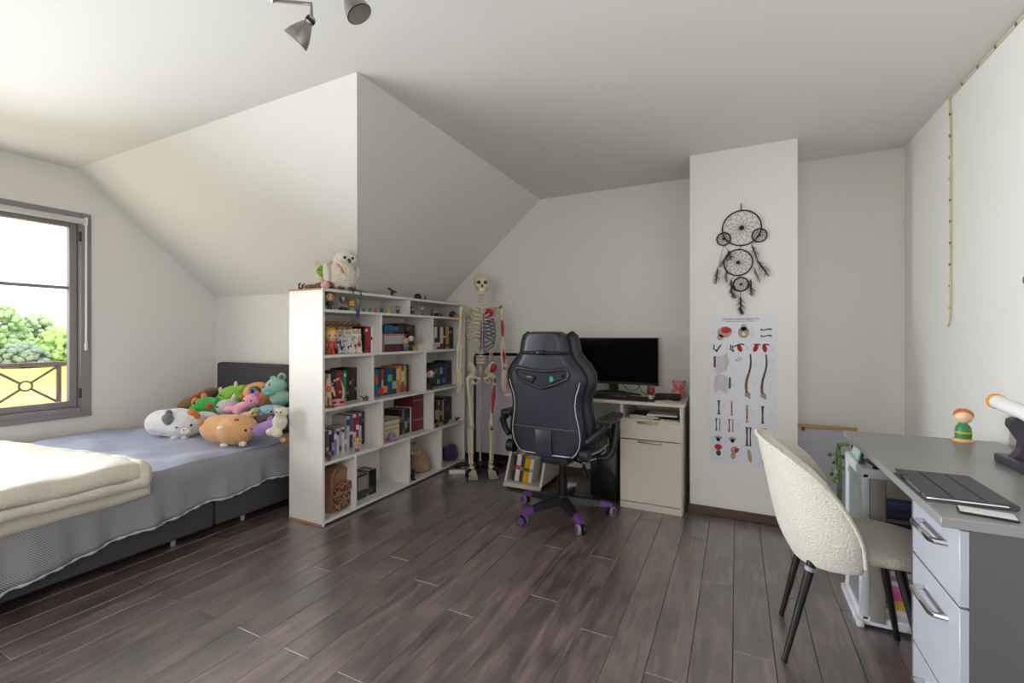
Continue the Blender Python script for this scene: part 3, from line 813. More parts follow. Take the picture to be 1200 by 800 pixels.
# third row
books(2, 385, 424, -2.43, [((222, 212, 190), .2, .8, b1((120, 90, 70), .4, .5)), ((52, 44, 76), .21, 1, b1((190, 180, 200), .6, .66)), ((64, 40, 84), .205, 1, b1((200, 180, 120), .7, .78)), ((150, 40, 62), .215, 1.1, b1((220, 190, 140), .7, .78)), ((166, 34, 54), .215, 1.2, b1((226, 200, 150), .3, .36)), ((40, 96, 92), .2, .8, None), ((60, 140, 96), .215, .9, b1((210, 220, 190), .8, .9)), ((38, 32, 34), .225, 1.2, b1((120, 90, 60), .2, .3)), ((44, 36, 38), .226, 1.1, b1((150, 120, 80), .5, .6)), ((56, 44, 44), .227, 1.1, b1((150, 60, 50), .6, .66)), ((48, 38, 36), .228, 1, b1((170, 140, 90), .3, .4))],
      'on the third shelf row behind the pink mask', 'books near the bed, third row')
books(2, 439.5, 479, -2.40, [((52, 112, 150), .2, .8, b1((224, 90, 50), .5, .8)), ((30, 84, 122), .2, .9, b1((220, 60, 40), .1, .3)), ((220, 60, 40), .2, .5, b1((240, 190, 60), .3, .6)), ((36, 60, 100), .205, 1.1, b1((230, 150, 50), .1, .35)), ((42, 80, 112), .205, 1.3, b1((90, 180, 170), .5, .75)), ((28, 70, 92), .2, 1.2, b1((150, 190, 190), .2, .5)), ((206, 128, 60), .215, .9, b1((236, 190, 110), .5, .9)), ((222, 150, 84), .215, .6, b1((190, 60, 80), .0, .3)), ((74, 104, 64), .215, .7, b1((220, 210, 150), .4, .8)), ((170, 172, 130), .215, .7, b1((190, 70, 70), .05, .25)), ((72, 34, 40), .22, .8, None)],
      'in the colourful middle of the third shelf row', 'colourful books, third row')
books(2, 506, 531, -2.42, [((40, 62, 46), .195, 1, b1((110, 130, 90), .4, .6)), ((48, 72, 52), .195, 1, b1((120, 140, 100), .6, .8)), ((58, 66, 84), .205, .9, b1((170, 180, 196), .1, .3)), ((40, 56, 100), .205, 1.1, b1((150, 170, 210), .5, .8)), ((34, 48, 92), .205, .9, b1((120, 140, 190), .1, .3)), ((70, 80, 96), .2, .7, None), ((52, 40, 40), .22, 1, b1((110, 80, 60), .7, .8)), ((62, 46, 44), .22, 1, None)],
      'on the third shelf row beside the skeleton', 'books by the skeleton, third row')
# fourth row
books(1, 382, 409, -2.38, [((92, 90, 96), .165, 1, b1((190, 186, 190), .2, .4)), ((208, 206, 210), .17, 1, b1((50, 46, 60), .1, .85)), ((70, 60, 96), .17, .9, b1((170, 150, 200), .2, .5)), ((150, 130, 186), .172, 1, b1((230, 226, 236), .6, .8)), ((214, 212, 214), .17, .9, b1((44, 40, 50), .75, .9)), ((170, 168, 172), .172, 1, b1((90, 86, 96), .1, .3)), ((218, 216, 214), .172, 1, b1((40, 38, 44), .8, .92)), ((150, 148, 152), .172, 1, b1((220, 218, 220), .3, .5)), ((206, 202, 200), .172, .8, None)],
      'in the grey and white fourth-row run', 'grey and white books, fourth row')
books(1, 406, 427, -2.44, [((212, 208, 204), .225, 1, b1((60, 74, 104), .7, .9)), ((72, 92, 140), .228, 1, b1((220, 220, 226), .4, .5)), ((220, 216, 210), .23, 1.1, b1((150, 40, 44), .45, .9)), ((158, 48, 50), .23, .9, b1((230, 226, 220), .5, .65)), ((196, 196, 204), .23, .9, b1((60, 60, 100), .6, .9)), ((46, 36, 38), .235, 1, b1((120, 90, 70), .7, .8))],
      'behind the straw-hat figurine on the fourth shelf row', 'taller books, fourth row')
books(1, 450.5, 468, -2.37, [((214, 204, 172), .155, 1, [(.9, .99, (118, 120, 70)), (.66, .7, (150, 110, 90)), (.45, .48, (150, 110, 90))]) for i in range(6)], 'in the cream boxed set on the fourth shelf row', 'cream boxed set')
books(1, 468, 482, -2.40, [((44, 34, 36), .2, 1, b1((130, 110, 90), .5, .7)), ((122, 110, 112), .2, .8, b1((60, 50, 56), .2, .5)), ((52, 44, 60), .195, 1, b1((140, 150, 160), .2, .5)), ((30, 44, 40), .195, 1, b1((80, 120, 110), .4, .6)), (W_, .2, .45, None)], 'beside the cream boxed set on the fourth shelf row', 'dark books, fourth row')
books(1, 484.5, 499, -2.38, [((106, 34, 38), .292, 1, [(.85, .87, (190, 150, 90)), (.3, .32, (190, 150, 90))]), ((112, 36, 40), .292, 1, [(.85, .87, (190, 150, 90)), (.3, .32, (190, 150, 90))]), ((98, 40, 40), .292, .9, [(.85, .87, (190, 150, 90)), (.3, .32, (190, 150, 90))])], 'among the gilt-lined fourth-row volumes', 'gilt-lined volumes')
books(1, 470.5, 478.5, -2.50, [((84, 32, 36), .285, 1, b1((150, 110, 90), .5, .6)), ((78, 30, 34), .29, 1, None)], 'at the back, beside the gilt-lined volumes', 'dark red books at the back, fourth row')
books(1, 510, 531, -2.42, [((42, 36, 38), .2, .9, b1((190, 170, 140), .2, .6)), ((176, 158, 128), .2, .7, b1((90, 60, 50), .6, .8)), ((50, 40, 42), .205, .9, b1((160, 140, 100), .3, .5)), ((196, 174, 132), .2, .5, None), ((38, 36, 40), .215, 1.2, b1((110, 84, 56), .85, .97)), ((34, 40, 52), .215, 1, b1((60, 90, 130), .4, .6)), ((66, 50, 44), .212, .8, None)],
      'on the fourth shelf row beside the skeleton', 'books by the skeleton, fourth row')
# bottom row
books(0, 419.5, 441, -2.37, [((62, 62, 60), .17, 1, [(.35, .9, (150, 148, 140)), (.08, .3, (58, 72, 48))]), ((66, 64, 62), .17, 1, [(.35, .9, (150, 148, 140)), (.08, .3, (58, 72, 48))]), ((140, 138, 130), .17, .5, b1((60, 60, 58), .1, .3)), ((34, 33, 34), .175, 1.1, [(.1, .3, (70, 84, 54))]), ((28, 27, 28), .175, .8, None)],
      'alone in the bottom row beside the patterned backpack', 'books in the bottom row')
# propped comics with printed covers, second row
PR1 = ramp_mat('ink_print_a', [(0, (28, 28, 32)), (.42, (120, 130, 150)), (.5, (232, 232, 230)), (.62, (70, 78, 98))], 34, .4)
PR2 = ramp_mat('ink_print_b', [(0, (40, 36, 40)), (.4, (226, 224, 222)), (.58, (180, 190, 206)), (.66, (170, 110, 80))], 30, .4)
PR3 = ramp_mat('ink_print_c', [(0, (120, 44, 36)), (.38, (210, 190, 170)), (.5, (236, 232, 226)), (.66, (60, 56, 66))], 26, .4)
for px, xs, m, h, wd, lab in ((402, -2.365, PR1, .16, .085, 'comic with a dark inky cover propped on the second shelf row'), (410, -2.352, PR2, .163, .09, 'comic with a pale grey cover propped in the second shelf row'), (418.5, -2.34, PR3, .168, .085, 'comic with a white and rust cover propped on the second shelf row')):
    y = shelf_y(px, xs)
    o = thing('comic', lab, 'comic book', (xs, y, RZ[3]), 0, 'propped comics', rot=(0, R(-5), 0))
    part('cover', MB().box(-.002, .006, -wd / 2, wd / 2, .0015, h), m, o, smooth=False)
    part('pages', MB().box(-.007, -.002, -wd / 2 + .002, wd / 2 - .002, .0015, h - .003), PAGES, o, smooth=False)
    part('title_strip', MB().box(.006, .0065, -wd / 2 + .008, wd / 2 - .008, h * .8, h * .92), paper((206, 170, 120)), o, smooth=False)
for px0, px1, h, c, lab in ((484, 489.5, .052, (186, 158, 116), 'small tan box beside the black-haired figurine'), (490, 501, .062, (216, 206, 186), 'low cream box beside the tan box on the second shelf row')):
    y0, y1 = shelf_y(px0, -2.36), shelf_y(px1, -2.36)
    o = thing('small_box', lab, 'box', (-2.41, (y0 + y1) / 2, RZ[3])); d = (y1 - y0) / 2
    part('tray', MB().box(-.05, .05, -d, d, 0, h * .75), paper(c), o, smooth=False)
    part('lid', MB().box(-.0515, .0515, -d - .0015, d + .0015, h * .7, h), paper(tuple(int(v * .95) for v in c)), o, smooth=False)

# ------------------------------------------------------------------ figurines and small things in the bookcase
FIGS = 'figurines in the bookcase'
SKIN = (222, 178, 146)
def fig(label, loc, H, hair, body, legs, skin=SKIN, rot=62, head=.30, hat=None, base=None, group=FIGS, name='figurine', arms=True, style='short'):
    t = thing(name, label, 'figurine', loc, rot, group)
    z0 = 0
    if base:
        part('base', MB().lathe([(H * .2, 0), (H * .21, H * .015), (H * .19, H * .04)], n=18), toy(base), t); z0 = H * .04
    lh, bh = H * .22, H * .26
    for s in (-1, 1):
        part('leg', MB().tube([(s * H * .07, 0, z0), (s * H * .07, 0, z0 + lh), (s * H * .06, 0, z0 + lh + H * .06)], [H * .05, H * .05, H * .055], 8).ell((s * H * .07, -H * .03, z0 + H * .025), (H * .05, H * .075, H * .03), n=10, k=6), toy(legs), t)
        if arms:
            part('arm', MB().tube([(s * H * .11, 0, z0 + lh + bh), (s * H * .19, -H * .03, z0 + lh + bh * .5), (s * H * .17, -H * .07, z0 + lh + bh * .15)], [H * .045, H * .042, H * .036], 8), toy(body), t)
    part('torso', MB().lathe([(H * .10, 0), (H * .125, bh * .2), (H * .12, bh * .6), (H * .13, bh * .85), (H * .06, bh * 1.1)], (0, 0, z0 + lh), 14), toy(body), t)
    hz = z0 + lh + bh + H * head * .62
    hd = part('head', MB().ell((0, 0, hz), (H * head * .62, H * head * .55, H * head * .62)), toy(skin), t)
    for s in (-1, 1):
        part('eye', MB().ell((s * H * head * .24, -H * head * .5, hz - H * head * .02), (H * head * .07, H * head * .05, H * head * .1), n=8, k=6), DARK, hd)
    if hair:
        hm = MB().ell((0, H * head * .14, hz + H * head * .16), (H * head * .70, H * head * .60, H * head * .58))
        if style == 'long': hm.ell((0, H * head * .35, hz - H * head * .3), (H * head * .6, H * head * .3, H * head * .75))
        if style == 'spiky':
            for a in range(-60, 61, 30): hm.tube([(H * head * .45 * math.sin(R(a)), H * head * .1, hz + H * head * .4 * math.cos(R(a))), (H * head * 1.0 * math.sin(R(a)), H * head * .2, hz + H * head * .95 * math.cos(R(a)))], [H * head * .2, .001], 6)
        part('hair', hm, toy(hair), t)
    if hat:
        part('hat', MB().lathe([(H * head * 1.0, 0), (H * head * .98, H * head * .06), (H * head * .6, H * head * .1), (H * head * .5, H * head * .42), (H * head * .2, H * head * .5)], (0, 0, hz + H * head * .22), 18), toy(hat), t)
    return t
def spot(px, x, row, m=.028):
    lo, hi = bay(row, px)
    return (x, min(max(shelf_y(px, x), lo + m), hi - m), RZ[row])
def top(px, x): return (x, shelf_y(px, x), BKH)
fig('brown-haired boy figurine in dark clothes on the narrow top row', spot(386, -2.33, 4), .112, (118, 78, 50), (52, 48, 56), (44, 42, 48), head=.42)
fig('black-haired figurine in grey on the narrow top row', spot(466, -2.36, 4), .075, (36, 32, 32), (78, 82, 80), (58, 56, 58))
fig('dark brown figurine beside a dark red case in the narrow top row', spot(506, -2.38, 4), .072, (62, 36, 30), (70, 44, 38), (50, 34, 32), (150, 104, 82))
fig('blue figurine on a pale blue stand in the narrow top row', spot(495, -2.32, 4), .088, (60, 92, 130), (86, 124, 164), (70, 100, 140), base=(150, 190, 206), rot=75)
fig('fair-haired figurine in coral red on the second shelf row', spot(388, -2.325, 3), .165, (220, 160, 60), (214, 84, 78), (204, 80, 84), head=.42, style='long')
fig('black-haired pale figurine in black on the second shelf row', spot(481, -2.345, 3), .15, (26, 24, 26), (40, 38, 42), (30, 30, 32), (228, 206, 190), head=.3)
fig('grey robed figurine beside the pale comic set', spot(475.5, -2.33, 3), .12, (190, 130, 140), (120, 132, 136), (104, 116, 120))
fig('dark figurine with long wine-red hair on the third shelf row', spot(503.5, -2.33, 2), .2, (84, 24, 44), (40, 40, 42), (40, 56, 50), (226, 190, 186), style='long')
fig('straw-hat figurine in cream shorts on the fourth shelf row', spot(418.5, -2.32, 1), .10, (70, 48, 40), (200, 160, 120), (96, 84, 76), hat=(206, 166, 100), head=.36)
fig('small brown figurine in front of the grey and white books', spot(385.5, -2.305, 1), .075, (84, 60, 44), (104, 80, 56), (80, 64, 50), (150, 110, 80))
fig('dark red and green figurine tucked at the divider of the narrow top row', spot(482.6, -2.40, 4), .085, (130, 50, 44), (90, 96, 70), (70, 70, 60))
# standing ecorche statue
t = thing('anatomy_statuette', 'cream anatomical statuette on a wooden base, third shelf row', 'statuette', spot(384.5, -2.31, 2), 60)
part('base', MB().rbox(-.035, .035, -.03, .03, 0, .014, .003), BROWNW, t)
blob('body', [((0, 0, .165), (.018, .016, .024)), ((0, 0, .118), (.026, .017, .034)), ((0, 0, .085), (.02, .015, .02)), ((-.014, 0, .05), (.010, .011, .036)), ((.014, 0, .05), (.010, .011, .036)), ((-.014, -.006, .02), (.010, .016, .008)), ((.014, -.006, .02), (.010, .016, .008)), ((-.034, 0, .1), (.008, .009, .036), (0, 12, 0)), ((.034, 0, .1), (.008, .009, .036), (0, -12, 0))], toy((212, 176, 140)), t, .0035, 2)
part('muscle_patch', MB().ell((0, -.016, .12), (.016, .006, .02)), toy((176, 96, 78)), t)
part('muscle_patch', MB().ell((.014, -.011, .05), (.006, .004, .022)), toy((196, 120, 96)), t)
# crescent mask
t = thing('carnival_mask', 'pink eye mask with a tall cream crescent, third shelf row', 'mask', spot(395, -2.305, 2), 62)
c = [(.03 * math.cos(R(a)), 0, .052 + .03 * math.sin(R(a))) for a in range(0, 361, 30)]
part('face', MB().grid(lambda u, v: ((u - .5) * .115, -.018 * math.cos((u - .5) * 3) , .002 + .05 * v * (1 - .35 * abs(u - .5))), 14, 6), toy((206, 132, 138)), t, sharp=80).modifiers.new('thickness', 'SOLIDIFY').thickness = .004
for s in (-1, 1): part('eye_hole', MB().ell((s * .026, -.019, .028), (.018, .003, .008)), toy((96, 40, 44)), t)
cr = [Vector((.035 + .02 * math.sin(R(a)) - .05 * (1 - math.cos(R(a))) * .6, 0, .045 + .14 * a / 110)) for a in range(0, 111, 11)]
part('crescent', MB().tube(cr, [.016, .017, .017, .016, .015, .013, .011, .009, .007, .004, .002], 8, flat=.4), toy((226, 190, 172)), t)
# trophy, creature toys
t = thing('trophy_cup', 'small silver trophy cup with two handles on the narrow top row', 'trophy', spot(402, -2.33, 4))
part('base', MB().rbox(-.02, .02, -.02, .02, 0, .022, .002), toy((70, 58, 48)), t)
part('cup', MB().lathe([(.012, .022), (.006, .032), (.006, .044), (.018, .055), (.024, .078), (.026, .088), (.022, .088), (.016, .06), (.001, .052)], n=18), STEEL, t)
for s in (-1, 1): part('handle', MB().tube([(0, s * .022, .082), (0, s * .036, .08), (0, s * .034, .062), (0, s * .016, .056)], .003, 6), STEEL, t)
t = thing('lion_figurine', 'round orange-maned lion toy on a green base, narrow top row', 'figurine', spot(412.5, -2.325, 4), 62, FIGS)
part('base', MB().lathe([(.028, 0), (.026, .022), (.014, .03)], n=16), toy((110, 160, 84)), t)
part('mane', MB().ell((0, .004, .052), (.034, .02, .032)), toy((176, 116, 60)), t)
part('head', MB().ell((0, -.01, .05), (.022, .018, .021)), toy((226, 176, 110)), t)
for s in (-1, 1): part('eye', MB().ell((s * .009, -.027, .054), .003, n=8, k=6), DARK, t)
def critter(name, label, loc, s, col, col2, ears='round', rot=62):
    t = thing(name, label, 'toy', loc, rot, 'little creatures on the narrow top row')
    blob('body', [((0, 0, s * .4), (s * .5, s * .42, s * .4)), ((0, -s * .15, s * .85), (s * .42, s * .38, s * .36)), ((-s * .3, -s * .25, s * .12), (s * .18, s * .2, s * .12)), ((s * .3, -s * .25, s * .12), (s * .18, s * .2, s * .12))], toy(col), t, s * .1, 2)
    for k in (-1, 1):
        part('ear', MB().ell((k * s * .28, -s * .1, s * 1.18), (s * .14, s * .08, s * (.16 if ears == 'round' else .3))), toy(col2), t)
        part('eye', MB().ell((k * s * .16, -s * .5, s * .9), s * .06, n=8, k=6), DARK, t)
    return t
critter('toy_hippo', 'tiny plum coloured toy animal beside the hanging ribbon', spot(426, -2.32, 4), .020, (120, 74, 104), (150, 90, 90))
critter('toy_frog', 'tiny green toy frog on the narrow top row', spot(433.5, -2.32, 4), .023, (60, 150, 96), (80, 170, 110))
critter('toy_crab', 'tiny bright red toy animal between the green and blue ones', spot(440, -2.32, 4), .026, (214, 44, 48), (190, 40, 44))
critter('toy_fish', 'tiny dark blue toy animal beside the red one', spot(447, -2.32, 4), .026, (40, 84, 116), (50, 100, 130))
critter('toy_chick', 'tiny yellow-green toy animal beside the dark blue one', spot(455, -2.32, 4), .024, (196, 196, 70), (170, 176, 60))
t = thing('leather_case', 'dark red little case beside the dark brown figurine', 'case', spot(513.5, -2.36, 4), 80)
part('body', MB().rbox(-.035, .035, -.02, .02, 0, .032, .006), toy((78, 34, 32)), t)
part('clasp', MB().rbox(-.008, .008, -.022, -.019, .012, .022, .001), STEEL, t)
t = thing('toy_helmet', 'brown and orange toy helmet at the skeleton end of the narrow top row', 'toy', spot(530.5, -2.36, 4), 60)
part('dome', MB().ell((0, 0, .03), (.034, .034, .034)), toy((70, 50, 42)), t)
part('visor', MB().ell((.022, -.02, .018), (.03, .022, .018)), toy((202, 128, 66)), t)
def dragon(label, loc, s, col, rot=60, group=None):
    t = thing('dragon_figurine', label, 'figurine', loc, rot, group)
    part('body', MB().tube([(s * .9, 0, s * .15), (s * .5, 0, s * .25), (0, 0, s * .4), (-s * .4, 0, s * .7), (-s * .55, -.0, s * .95), (-s * .85, 0, s * .9)], [s * .04, s * .12, s * .24, s * .14, s * .13, s * .06], 10), toy(col), t)
    for k in (-1, 1):
        part('wing', MB().add([(0, 0, s * .5), (s * .3, k * s * .7, s * 1.05), (s * .7, k * s * .6, s * .6), (s * .35, k * s * .2, s * .4), (0, 0, s * .56), (s * .3, k * s * .7, s * 1.11), (s * .7, k * s * .6, s * .66), (s * .35, k * s * .2, s * .46)], [(0, 1, 2, 3), (7, 6, 5, 4), (0, 4, 5, 1), (1, 5, 6, 2), (2, 6, 7, 3), (3, 7, 4, 0)]), toy(col), t)
        for xx in (-s * .15, s * .3): part('leg', MB().tube([(xx, k * s * .15, s * .35), (xx - s * .05, k * s * .25, 0)], [s * .1, s * .07], 8), toy(col), t)
dragon('dark olive dragon figurine at the end of the third-row books near the bed', spot(427.5, -2.33, 2), .035, (78, 84, 66))
dragon('black dragon figurine in front of the fourth-row books by the skeleton', spot(521, -2.325, 1), .045, (40, 34, 34))
dragon('small black dragon figurine at the skeleton end of the fourth row', spot(535, -2.33, 1), .035, (38, 34, 34), rot=100)
dragon('dark brown dragon figurine near the divider of the fourth row', spot(511.6, -2.315, 1), .026, (70, 48, 36), rot=30)
# purple octopus
def octopus(label, loc, s, col, arms=7):
    t = thing('octopus_toy', label, 'soft toy', loc)
    cones = []
    for i in range(arms):
        a = 2 * math.pi * i / arms
        cones.append(([(s * .3 * math.cos(a), s * .3 * math.sin(a), s * .35), (s * .8 * math.cos(a), s * .8 * math.sin(a), s * .18), (s * 1.15 * math.cos(a + .3), s * 1.15 * math.sin(a + .3), s * .16)], [s * .2, s * .17, s * .1]))
    blob('body', [((0, 0, s * .75), (s * .6, s * .6, s * .6))], plush_mat(col), t, s * .07, 2, cones=cones)
    for y in (-.2, .25): part('eye', MB().ell((s * .55, s * y - s * .1, s * .85), s * .07, n=8, k=6), DARK, t)
octopus('lilac octopus soft toy in front of the cream boxed set', (-2.325, shelf_y(459.5, -2.325), RZ[1]), .045, (160, 116, 166))
# backpack
t = thing('backpack', 'small brown patterned backpack standing in the bottom row', 'backpack', (-2.42, shelf_y(397, -2.36), RZ[0]), 8)
BPK = mat('brown_leatherette', (150, 108, 80), .5, bump=.15, bscale=180, var=.12)
LEO = ramp_mat('patterned_leatherette', [(0, (40, 28, 24)), (.35, (64, 42, 34)), (.5, (160, 120, 92))], 60, .55, 'voronoi')
def bag(x0, x1, y0, y1, z0, z1, rtop):
    n = 10; poly = [(y0, z0), (y1, z0)]
    for i in range(n + 1): poly.append((y1 - rtop + rtop * math.cos(math.pi / 2 * i / n), z1 - rtop + rtop * math.sin(math.pi / 2 * i / n)))
    for i in range(n + 1): poly.append((y0 + rtop - rtop * math.sin(math.pi / 2 * i / n), z1 - rtop + rtop * math.cos(math.pi / 2 * i / n)))
    bm = bmesh.new(); vs = [[bm.verts.new((x, a, b)) for a, b in poly] for x in (x0, x1)]
    bm.faces.new(vs[0]); bm.faces.new(list(reversed(vs[1])))
    for i in range(len(poly)): bm.faces.new((vs[0][i], vs[0][(i + 1) % len(poly)], vs[1][(i + 1) % len(poly)], vs[1][i]))
    bmesh.ops.recalc_face_normals(bm, faces=bm.faces)
    ed = [e for e in bm.edges if abs(e.verts[0].co.x - e.verts[1].co.x) < 1e-6]
    bmesh.ops.bevel(bm, geom=ed, offset=.012, segments=3, profile=.5, affect='EDGES')
    return MB().bm(bm)
part('body', bag(-.055, .07, -.088, .088, 0, .285, .08), BPK, t)
part('front_pocket', bag(.06, .105, -.076, .076, .008, .135, .03), LEO, t, label='dark patterned front pocket')
part('pocket_flap', bag(.07, .115, -.08, .08, .12, .18, .028), LEO, t)
part('flap_trim', MB().tube([(.114, -.08, .13), (.117, 0, .122), (.114, .08, .13)], .0035, 6), mat('bag_trim', (176, 140, 112), .5), t)
part('zip', MB().tube([(.0705, .075 * math.cos(R(a)), .2 + .07 * math.sin(R(a))) for a in range(0, 181, 15)], .004, 6), mat('zip_brown', (92, 64, 50), .4), t)
part('handle', MB().tube([(.0, -.03, .28), (.0, -.02, .31), (.0, .02, .31), (.0, .03, .28)], .006, 8), BPK, t)
for s in (-1, 1): part('strap', MB().tube([(-.05, s * .05, .27), (-.09, s * .06, .2), (-.09, s * .07, .1), (-.05, s * .075, .02)], .009, 8, flat=.5), BPK, t)
# slumped doll and its neighbours in the bottom row
p = (-2.40, shelf_y(494, -2.36), RZ[0])
t = thing('slumped_plush', 'slumped beige robed plush with a green striped hat, bottom row', 'soft toy', p, 60)
blob('robe', [((.02, 0, .085), (.085, .06, .085)), ((-.01, 0, .155), (.06, .05, .055)), ((.06, -.02, .05), (.05, .05, .05))], plush_mat((160, 134, 106)), t, .008)
blob('head', [((-.045, -.01, .215), (.045, .04, .035))], plush_mat((178, 150, 118)), t, .006)
blob('hat', [((-.05, -.012, .245), (.04, .036, .02)), ((-.075, -.012, .25), (.02, .02, .03))], plush_mat((112, 146, 66)), t, .005)
part('scarf', MB().tube([(-.075, -.035, .185), (-.03, -.055, .18), (.015, -.03, .182)], .012, 8), plush_mat((186, 160, 130)), t)
for xx in (-.06, -.032): part('eye', MB().ell((xx, -.05, .22), .005, n=8, k=6), DARK, t)
t = thing('toy_cat', 'small black toy cat standing before the slumped plush', 'toy', (-2.315, shelf_y(483.6, -2.315), RZ[0]), 60)
blob('body', [((0, 0, .03), (.018, .014, .03)), ((0, -.01, .07), (.016, .015, .015)), ((0, -.02, .008), (.018, .018, .008))], toy((24, 23, 25)), t, .004, 2)
for s in (-1, 1): part('ear', MB().cyl((s * .009, -.01, .08), (s * .012, -.01, .096), .006, .001, 8), toy((24, 23, 25)), t)
t = thing('purple_pouch', 'crumpled dark purple plush pouch at the skeleton end of the bottom row', 'pouch', (-2.36, shelf_y(526.5, -2.36), RZ[0]), 30)
blob('bag', [((0, 0, .06), (.085, .07, .06)), ((.02, .02, .11), (.05, .05, .045)), ((-.04, -.03, .09), (.045, .04, .05))], plush_mat((66, 42, 84)), t, .008, 2)
part('drawstring', MB().tube([(.06, -.03, .13), (.075, -.06, .09), (.06, -.085, .03)], .004, 6), plush_mat((92, 66, 110)), t)

# things on top of the bookcase
t = thing('plush_owl', 'snowy white plush owl sitting on top of the bookcase', 'soft toy', top(400.5, -2.345), 66)
WOWL = plush_mat((222, 216, 202))
blob('body', [((0, 0, .095), (.1, .088, .105)), ((.0, .01, .05), (.09, .082, .055))], WOWL, t)
blob('head', [((.02, -.01, .205), (.074, .066, .062))], WOWL, t)
for s in (-1, 1):
    blob('face_disc', [((.02 + s * .028, -.058, .208), (.03, .014, .032))], plush_mat((232, 228, 216)), t, .005, 2)
    part('eye', MB().ell((.02 + s * .026, -.074, .213), (.010, .006, .010)), mat('owl_eye', (52, 40, 24), .2), t)
    blob('wing', [((s * .092, .005, .105), (.022, .055, .075), (0, s * 8, 0))], plush_mat((206, 198, 182)), t)
    part('foot', MB().tube([(s * .035 - .018, -.085, .008), (s * .035, -.06, .018), (s * .035 + .018, -.085, .008)], .009, 8).tube([(s * .035, -.06, .018), (s * .035, -.09, .008)], .009, 8), toy((92, 76, 66)), t)
part('beak', MB().tube([(.02, -.075, .2), (.02, -.09, .19), (.02, -.086, .176)], [.010, .009, .002], 8), toy((52, 42, 40)), t)
part('ribbon', MB().tube([(-.05, -.062, .165), (-.03, -.085, .14), (-.022, -.088, .105)], [.011, .009, .008], 8, flat=.4), toy((226, 128, 60)), t)
part('ribbon', MB().tube([(-.03, -.085, .14), (-.008, -.088, .11), (.0, -.088, .085)], .007, 8, flat=.4), toy((228, 196, 120)), t)
p = at(380, 313, X=-2.50)
t = thing('plush_kitten', 'cream plush with pointed ears and green face peeking behind the owl', 'soft toy', (p.x, p.y, BKH), 40)
blob('body', [((0, .01, .06), (.05, .045, .06)), ((.0, .0, .135), (.058, .05, .05), (0, 18, 0)), ((-.045, 0, .185), (.018, .014, .03), (0, -18, 0)), ((.03, 0, .19), (.018, .014, .03), (0, 25, 0))], plush_mat((214, 202, 168)), t, .006)
blob('face', [((-.005, -.038, .135), (.042, .02, .036), (0, 18, 0))], plush_mat((132, 170, 62)), t, .005)
for s in (-1, 1): part('eye', MB().ell((-.003 + s * .018, -.058, .142), .006, n=8, k=6), DARK, t)
t = thing('plush_snake', 'brown knobbly plush with a spotted black and white head lying on the bookcase end', 'soft toy', (-2.50, 2.07, BKH), 0)
part('head', MB().ell((-.035, -.02, .026), (.028, .026, .025)), ramp_mat('spotted_plush', [(0, (30, 28, 30)), (.5, (222, 218, 212))], 60, .9), t)
blob('body', [((.02, 0, .02), (.05, .024, .02)), ((.08, .02, .026), (.045, .026, .025)), ((.13, .05, .03), (.04, .026, .026))], plush_mat((112, 80, 62)), t, .006)
t = thing('plush_pig', 'little pink and white plush ball beside the owl', 'soft toy', (-2.33, 2.055, BKH), 30)
blob('body', [((0, 0, .024), (.028, .026, .024)), ((.015, -.015, .026), (.018, .016, .018))], plush_mat((224, 160, 166)), t, .005, 2)
blob('hood', [((.012, .012, .032), (.018, .018, .022))], plush_mat((176, 70, 80)), t, .005, 2)
t = thing('toy_leaf', 'small green plush sprig at the owl\'s feet', 'toy', (-2.305, shelf_y(409.5, -2.305), BKH), 60)
blob('leaf', [((0, 0, .02), (.022, .014, .02)), ((-.012, 0, .04), (.009, .008, .022), (0, -15, 0)), ((.012, 0, .042), (.009, .008, .022), (0, 15, 0))], plush_mat((96, 160, 84)), t, .004, 1)
part('berry', MB().ell((-.025, -.004, .010), .011), toy((150, 56, 60)), t)
# ribbon with medal hung over the bookcase edge
t = thing('medal_ribbon', 'green ribbon with a purple medal hanging over the bookcase edge', 'medal', (BKX + .006, shelf_y(419, BKX), BKH))
GRN = toy((56, 112, 84))
y0 = shelf_y(419, BKX)
for dy, yt in ((-.04, -.012), (.025, .0)):
    part('ribbon', MB().tube([(-.10, dy * 1.5, .12), (-.05, dy * 1.3, .012), (-.008, dy * 1.2, .008), (.002, dy * 1.05, -.012), (.006, dy * .5 + yt * .4, -.08), (.006, yt, -.11)], .006, 8, flat=.35), GRN, t)
part('clasp', MB().rbox(-.001, .009, -.016, .006, -.125, -.095, .003), toy((92, 96, 150)), t)
part('medal', MB().rbox(-.001, .009, -.018, .006, -.165, -.118, .004).cyl((.004, -.006, -.165), (.004, -.006, -.185), .006), toy((70, 52, 130)), t)
t = thing('raptor_figurine', 'dark toy dinosaur striding on top of the bookcase', 'figurine', top(460, -2.36), 10)
part('body', MB().tube([(.04, 0, .035), (.015, 0, .04), (-.005, 0, .045), (-.02, 0, .06), (-.03, 0, .068), (-.045, 0, .064)], [.003, .009, .013, .008, .009, .004], 10), toy((42, 36, 34)), t)
for s in (-1, 1): part('leg', MB().tube([(0, s * .008, .042), (-.008, s * .010, .022), (.004, s * .010, .008), (-.012, s * .010, .0)], [.008, .006, .004, .004], 8), toy((42, 36, 34)), t)
t = thing('black_helmet', 'glossy black toy helmet on top of the bookcase', 'toy', top(489.5, -2.36), 60)
part('dome', MB().ell((0, 0, .026), (.03, .032, .028)), mat('gloss_black', (16, 16, 18), .15), t)
part('rim', MB().lathe([(.034, 0), (.036, .006), (.03, .016)], n=20), MATS['gloss_black'], t)
fig('little dark-blue hooded figurine beside the glossy helmet', top(498.5, -2.36), .05, (34, 34, 44), (44, 46, 70), (40, 42, 60), (120, 96, 84), group=None)

